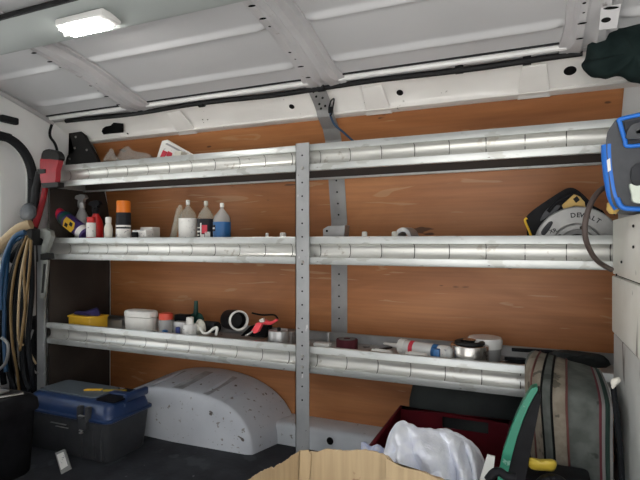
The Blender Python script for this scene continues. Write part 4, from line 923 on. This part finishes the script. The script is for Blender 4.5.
# ------------------------------------------------------------------ crate, towel, cardboard, striped bag at the right
t = thing('crate', 'dark red plastic crate under the right half of the bottom shelf', 'crate', (-.17, 1.40, 0))
kx0, kx1, ky0, ky1, kz = -.385, -.045, 1.10, 1.60, .262
def wallp(name, a, b, th, hole=None):
    bm = B(); dx, dy = b[0] - a[0], b[1] - a[1]; L_ = math.hypot(dx, dy); n = Vector((-dy, dx, 0)) / L_ * th; A0 = Vector((a[0], a[1], 0)); D = Vector((dx, dy, 0)) / L_
    def q(s0, s1, z0, z1): prism(bm, [A0 + D * s0 + Vector((0, 0, z0)), A0 + D * s1 + Vector((0, 0, z0)), A0 + D * s1 + Vector((0, 0, z1)), A0 + D * s0 + Vector((0, 0, z1))], n)
    if hole: h0, h1, hz0, hz1 = hole; q(0, L_, 0, hz0); q(0, h0, hz0, hz1); q(h1, L_, hz0, hz1); q(0, L_, hz1, kz)
    else: q(0, L_, 0, kz)
    obj(name, bm, 'crate_red', t, smooth=False)
wallp('back_wall', (kx0, ky1), (kx1, ky1), .005, (.135, .275, .215, .250)); wallp('front_wall', (kx1, ky0), (kx0, ky0), .005, (.14, .28, .215, .25))
wallp('side_wall', (kx0, ky0), (kx0, ky1), .005); wallp('side_wall', (kx1, ky1), (kx1, ky0), .005)
bm = B(); box(bm, kx0, kx1, ky0, ky1, .004, .012); obj('base', bm, 'crate_red', t, smooth=False)
bm = B(); tube(bm, [(kx0, ky0, kz), (kx0, ky1, kz), (kx1, ky1, kz), (kx1, ky0, kz), (kx0, ky0, kz)], .007, 8, smooth=False); obj('rim', bm, 'crate_red', t)
bm = B(); rs = []
for k, (s_, z_) in enumerate(((.8, 0), (1, .03), (1, .26), (.93, .325), (.7, .345), (.3, .35))): rs.append(rrect(-.18, 1.72, .20 * s_, .085 * s_, z_, r=.7))
rings(bm, rs); tag(obj('dark_bag', bm, 'dark_bag'), 'dark grey soft bag behind the red crate against the plywood', 'bag')
# towel heaped on the crate
RG = [(380, 470), (386, 452), (391, 434), (396, 425), (402, 422), (410, 426), (420, 430), (432, 431), (446, 431), (459, 436), (469, 442), (477, 451), (482, 462), (486, 482)]
def towel(a, b):
    u = 381 + a * 104; v = interp(RG, u); Yr_ = 1.25 - .05 * math.sin(a * 5)
    top = W(u, v, Yr_); k = 0
    if b < .35:
        k = (.35 - b) / .35; p = top + Vector((.01 * math.sin(b * 20), k * .15, -.02 * k - .12 * k * k))
    else:
        k = (b - .35) / .65; p = top + Vector((.02 * k, -k * .13, -.03 * k - .13 * k * k))
    f = Vector((a * 3.2, b * 1.6, 1.3)); n_ = noise.noise(f)
    ph = a * 2.6 - b * 1.5 + .35 * n_
    rid = 1 - abs(2 * (ph * 1.6 % 1) - 1)                 # sharp folds running diagonally
    ph2 = a * 1.2 + b * 2.2 + .5 * noise.noise(f * 1.7)
    rid2 = 1 - abs(2 * (ph2 * 1.3 % 1) - 1)
    e = min(1, 3.5 * abs(b - .33))
    p.y -= e * (.050 * rid * rid * (3 - 2 * rid) + .026 * rid2); p.z += e * (.016 * rid + .010 * rid2) + .004 * noise.noise(f * 6)
    return p
bm = B(); grid(bm, towel, 100, 70); tag(obj('towel', bm, 'towel', solid=.006, sub=1), 'pale bluish white towel heaped over the front of the red crate', 'towel')
def chk(a, b): 
    u = 361 + a * 30; v = 443 + a * 6 + b * 20; return W(u, v, 1.22 - .06 * b + .01 * math.sin(a * 9)) + Vector((0, 0, .004 * math.sin(a * 14)))
bm = B(); grid(bm, chk, 14, 10); tag(obj('checked_cloth', bm, 'check_cloth', solid=.004), 'blue white checked cloth hanging over the crate corner left of the towel', 'cloth')
bm = B(); prism(bm, pp([(479, 482), (487, 455), (495, 457), (492, 482)], 1.16), (0, .006, 0)); tag(obj('white_card', bm, 'white_plastic', smooth=False), 'narrow white plastic strip standing between towel and green rimmed tote', 'strip')
# cardboard box with torn rim
t = thing('cardboard_box', 'torn open brown cardboard box in the foreground', 'cardboard box', (-.42, .98, 0))
def torn(name, uvs, Y0, Y1, jag=1.2, bottom=.0):
    n = 60; bm = B(); top = []
    for i in range(n + 1):
        k = i / n; u = uvs[0][0] + (uvs[-1][0] - uvs[0][0]) * k; v = interp(uvs, u) + 1.6 * jag * noise.noise(Vector((u * .35, 3.1, 0))) + .5 * jag * noise.noise(Vector((u * 1.1, 7, 0)))
        top.append(W(u, v, Y0 + (Y1 - Y0) * k))
    rs = []
    for i, p in enumerate(top):
        th = .005
        rs.append([p, p + Vector((0, th, 0)), Vector((p.x, p.y + th, bottom)), Vector((p.x, p.y, bottom))])
    rings(bm, rs)
    for f in bm.faces:
        if len(f.verts) == 4 and abs(f.normal.z) >= 0 and f.calc_center_median().z > .15 and all(v.co.z > .1 for v in f.verts): f.material_index = 1
    return obj(name, bm, ['cardboard', 'cardboard_torn'], t, smooth=False)
torn('side_wall', [(244, 484), (252, 477), (262, 471), (275, 467), (288, 459), (297, 452), (300, 451)], .84, 1.06)
torn('front_wall', [(300, 451), (306, 452), (318, 452), (326, 449), (345, 451), (365, 450), (383, 454), (390, 459), (396, 466), (404, 468), (425, 473), (450, 482), (470, 492)], 1.06, 1.02)
bm = B(); prism(bm, pp([(300, 451), (308, 450), (311, 455), (309, 486), (299, 486)], 1.050), (0, .003, 0)); obj('corner_flap', bm, 'cardboard', t, smooth=False)
q0 = W(385, 455, 1.0); bm = B(); prism(bm, pp([(386, 458), (394, 463), (403, 467), (420, 471), (440, 480), (440, 490), (386, 490)], 1.005), (0, .004, 0)); obj('inner_flap', bm, 'cardboard', t, smooth=False)
bm = B(); box(bm, -.52, -.30, .84, 1.03, 0, .006); obj('base', bm, 'cardboard', t, smooth=False)
# striped cushion bag
t = thing('striped_bag', 'striped beige and grey green fabric bag standing beside the white cabinet', 'bag', (.1, 1.38, 0))
sx0, sx1, sy0, sy1 = .002, .178, 1.27, 1.480
def bag_pt(a, b):     # a across the front 0..1 (left wraps back), b up the front then over the top
    if b < .78: z = b / .78 * .46; y = sy0
    else: k = (b - .78) / .22 * PI / 2; z = .46 + .040 * math.sin(k); y = sy0 + .21 * (1 - math.cos(k))
    lift = .010 * (1 - a)
    x = sx0 + (sx1 - sx0) * a + (.026 * max(0, (b - .70) / .30) ** 2 * (1 - a))
    x += .010 * math.sin(b * 5.5) * (1 - a); wrap = .12 * max(0, (.35 - a) / .35) ** 2
    y += wrap * (1 if b < .78 else math.cos((b - .78) / .22 * PI / 2)) + .008 * noise.noise(Vector((a * 6, b * 7, 0)))
    return Vector((x, y, z + lift * (b > .5) - .026 * a * max(0, min(1, (b - .4) / .4))))
SB = [(0, .085, 'fabric_beige'), (.085, .20, 'fabric_beige'), (.20, .315, 'fabric_grey'), (.315, .49, 'fabric_beige'), (.49, .845, 'fabric_grey'), (.845, .88, 'maroon'), (.88, .93, 'pale_band'), (.93, .965, 'darkgreen_cloth'), (.965, 1.0, 'pale_band')]
bm = B()
mats = ['fabric_beige', 'fabric_grey', 'maroon', 'pale_band', 'darkgreen_cloth']
na = 100; nb = 60; vv = grid(bm, bag_pt, na + 1, nb)
for f in bm.faces:
    pass
bm.faces.ensure_lookup_table(); k = 0
for i in range(na):
    a = (i + .5) / na; mi = next(mats.index(m_) for lo_, hi_, m_ in SB if lo_ <= a <= hi_)
    for j in range(nb - 1): bm.faces[k].material_index = mi; k += 1
# back and sides
bk = [[bm.verts.new((v.co.x, sy1, v.co.z * (.999))) for v in col] for col in (vv[0], vv[-1])]
for col, bc in ((vv[0], bk[0]), (vv[-1], bk[1])):
    for j in range(nb - 1): f = bm.faces.new((col[j], col[j + 1], bc[j + 1], bc[j])); f.material_index = 1
obj('cover', bm, mats, t)
for a, m_ in ((.085, 'piping_brown'), (.20, 'hole'), (.315, 'hole'), (.49, 'piping_brown'), (.93, 'darkgreen_cloth')):
    bm = B(); tube(bm, [bag_pt(a, j / 30) + Vector((0, -.002, .001)) for j in range(31)], .0026, 8, n=2); obj('piping', bm, m_, t)
bm = crumple('', '', '', [(611, 386), (611, 380), (614, 378), (619, 377), (621, 381), (617, 385), (613, 389)], 1.22, .015, 'x', 1, .002); tag(obj('foam_scrap', bm, 'offwhite'), 'small cream foam scrap stuck between striped bag and cabinet', 'foam')
bm = B(); tube(bm, [W(u, v, 1.24) for u, v in ((613, 385), (616, 410), (620, 445), (622, 482))], .006, 8); tag(obj('loose_wire', bm, 'cable_black'), 'black cord hanging down between the striped bag and the cabinet', 'cord')
# green rimmed black tote
t = thing('tool_tote', 'black tool tote with a curved green rim between crate and striped bag', 'tote', (.0, 1.16, 0))
gl = [(531, 389), (524, 400), (516, 416), (509, 434), (503, 452), (497, 482)]; gr_ = [(506, 482), (512, 456), (517, 438), (523, 420), (530, 404), (538, 390)]
Yg = 1.13
bm = B(); prism(bm, pp([(533, 388)] + gl + gr_ + [(537, 387)], Yg), (0, .03, 0)); obj('rim', bm, 'green', t, bev=.003)
bm = B(); inn = [(536, 394), (529, 408), (522, 424), (516, 442), (510, 462), (506, 482), (525, 482), (530, 455), (535, 430), (541, 400), (540, 392)]
prism(bm, pp(inn, Yg + .008), (.0, .05, 0)); lowz = 0
obj('side_panel', bm, 'black_plastic', t, bev=.004)
bx_ = W(506, 482, Yg).x; bz_ = W(506, 482, Yg).z; bm = B(); box(bm, bx_ + .0, bx_ + .17, Yg + .005, Yg + .12, 0, bz_ + .01, bev=.01); obj('base', bm, 'black_plastic', t)
t = thing('cordless_tool', 'black tool with a yellow grip lying on the black tote', 'tool', W(540, 470, 1.17))
bm = crumple('', '', '', [(527, 460), (531, 457), (540, 459), (552, 459), (557, 463), (554, 471), (545, 471), (531, 469)], 1.15, .04, 'x', 6, .002); obj('grip', bm, 'mustard', t)
bm = crumple('', '', '', [(536, 480), (544, 474), (556, 474), (566, 480), (570, 492), (530, 492)], 1.14, .07, 'x', 7, .004); obj('tool_body', bm, 'black_plastic', t)
bm = B(); tube(bm, pp([(488, 480), (494, 473), (500, 472), (506, 476), (516, 478)], 1.08), .009, 10); tag(obj('carry_strap', bm, 'black_plastic'), 'small curved black handle at the foot of the green rim', 'handle')  # short curved black handle
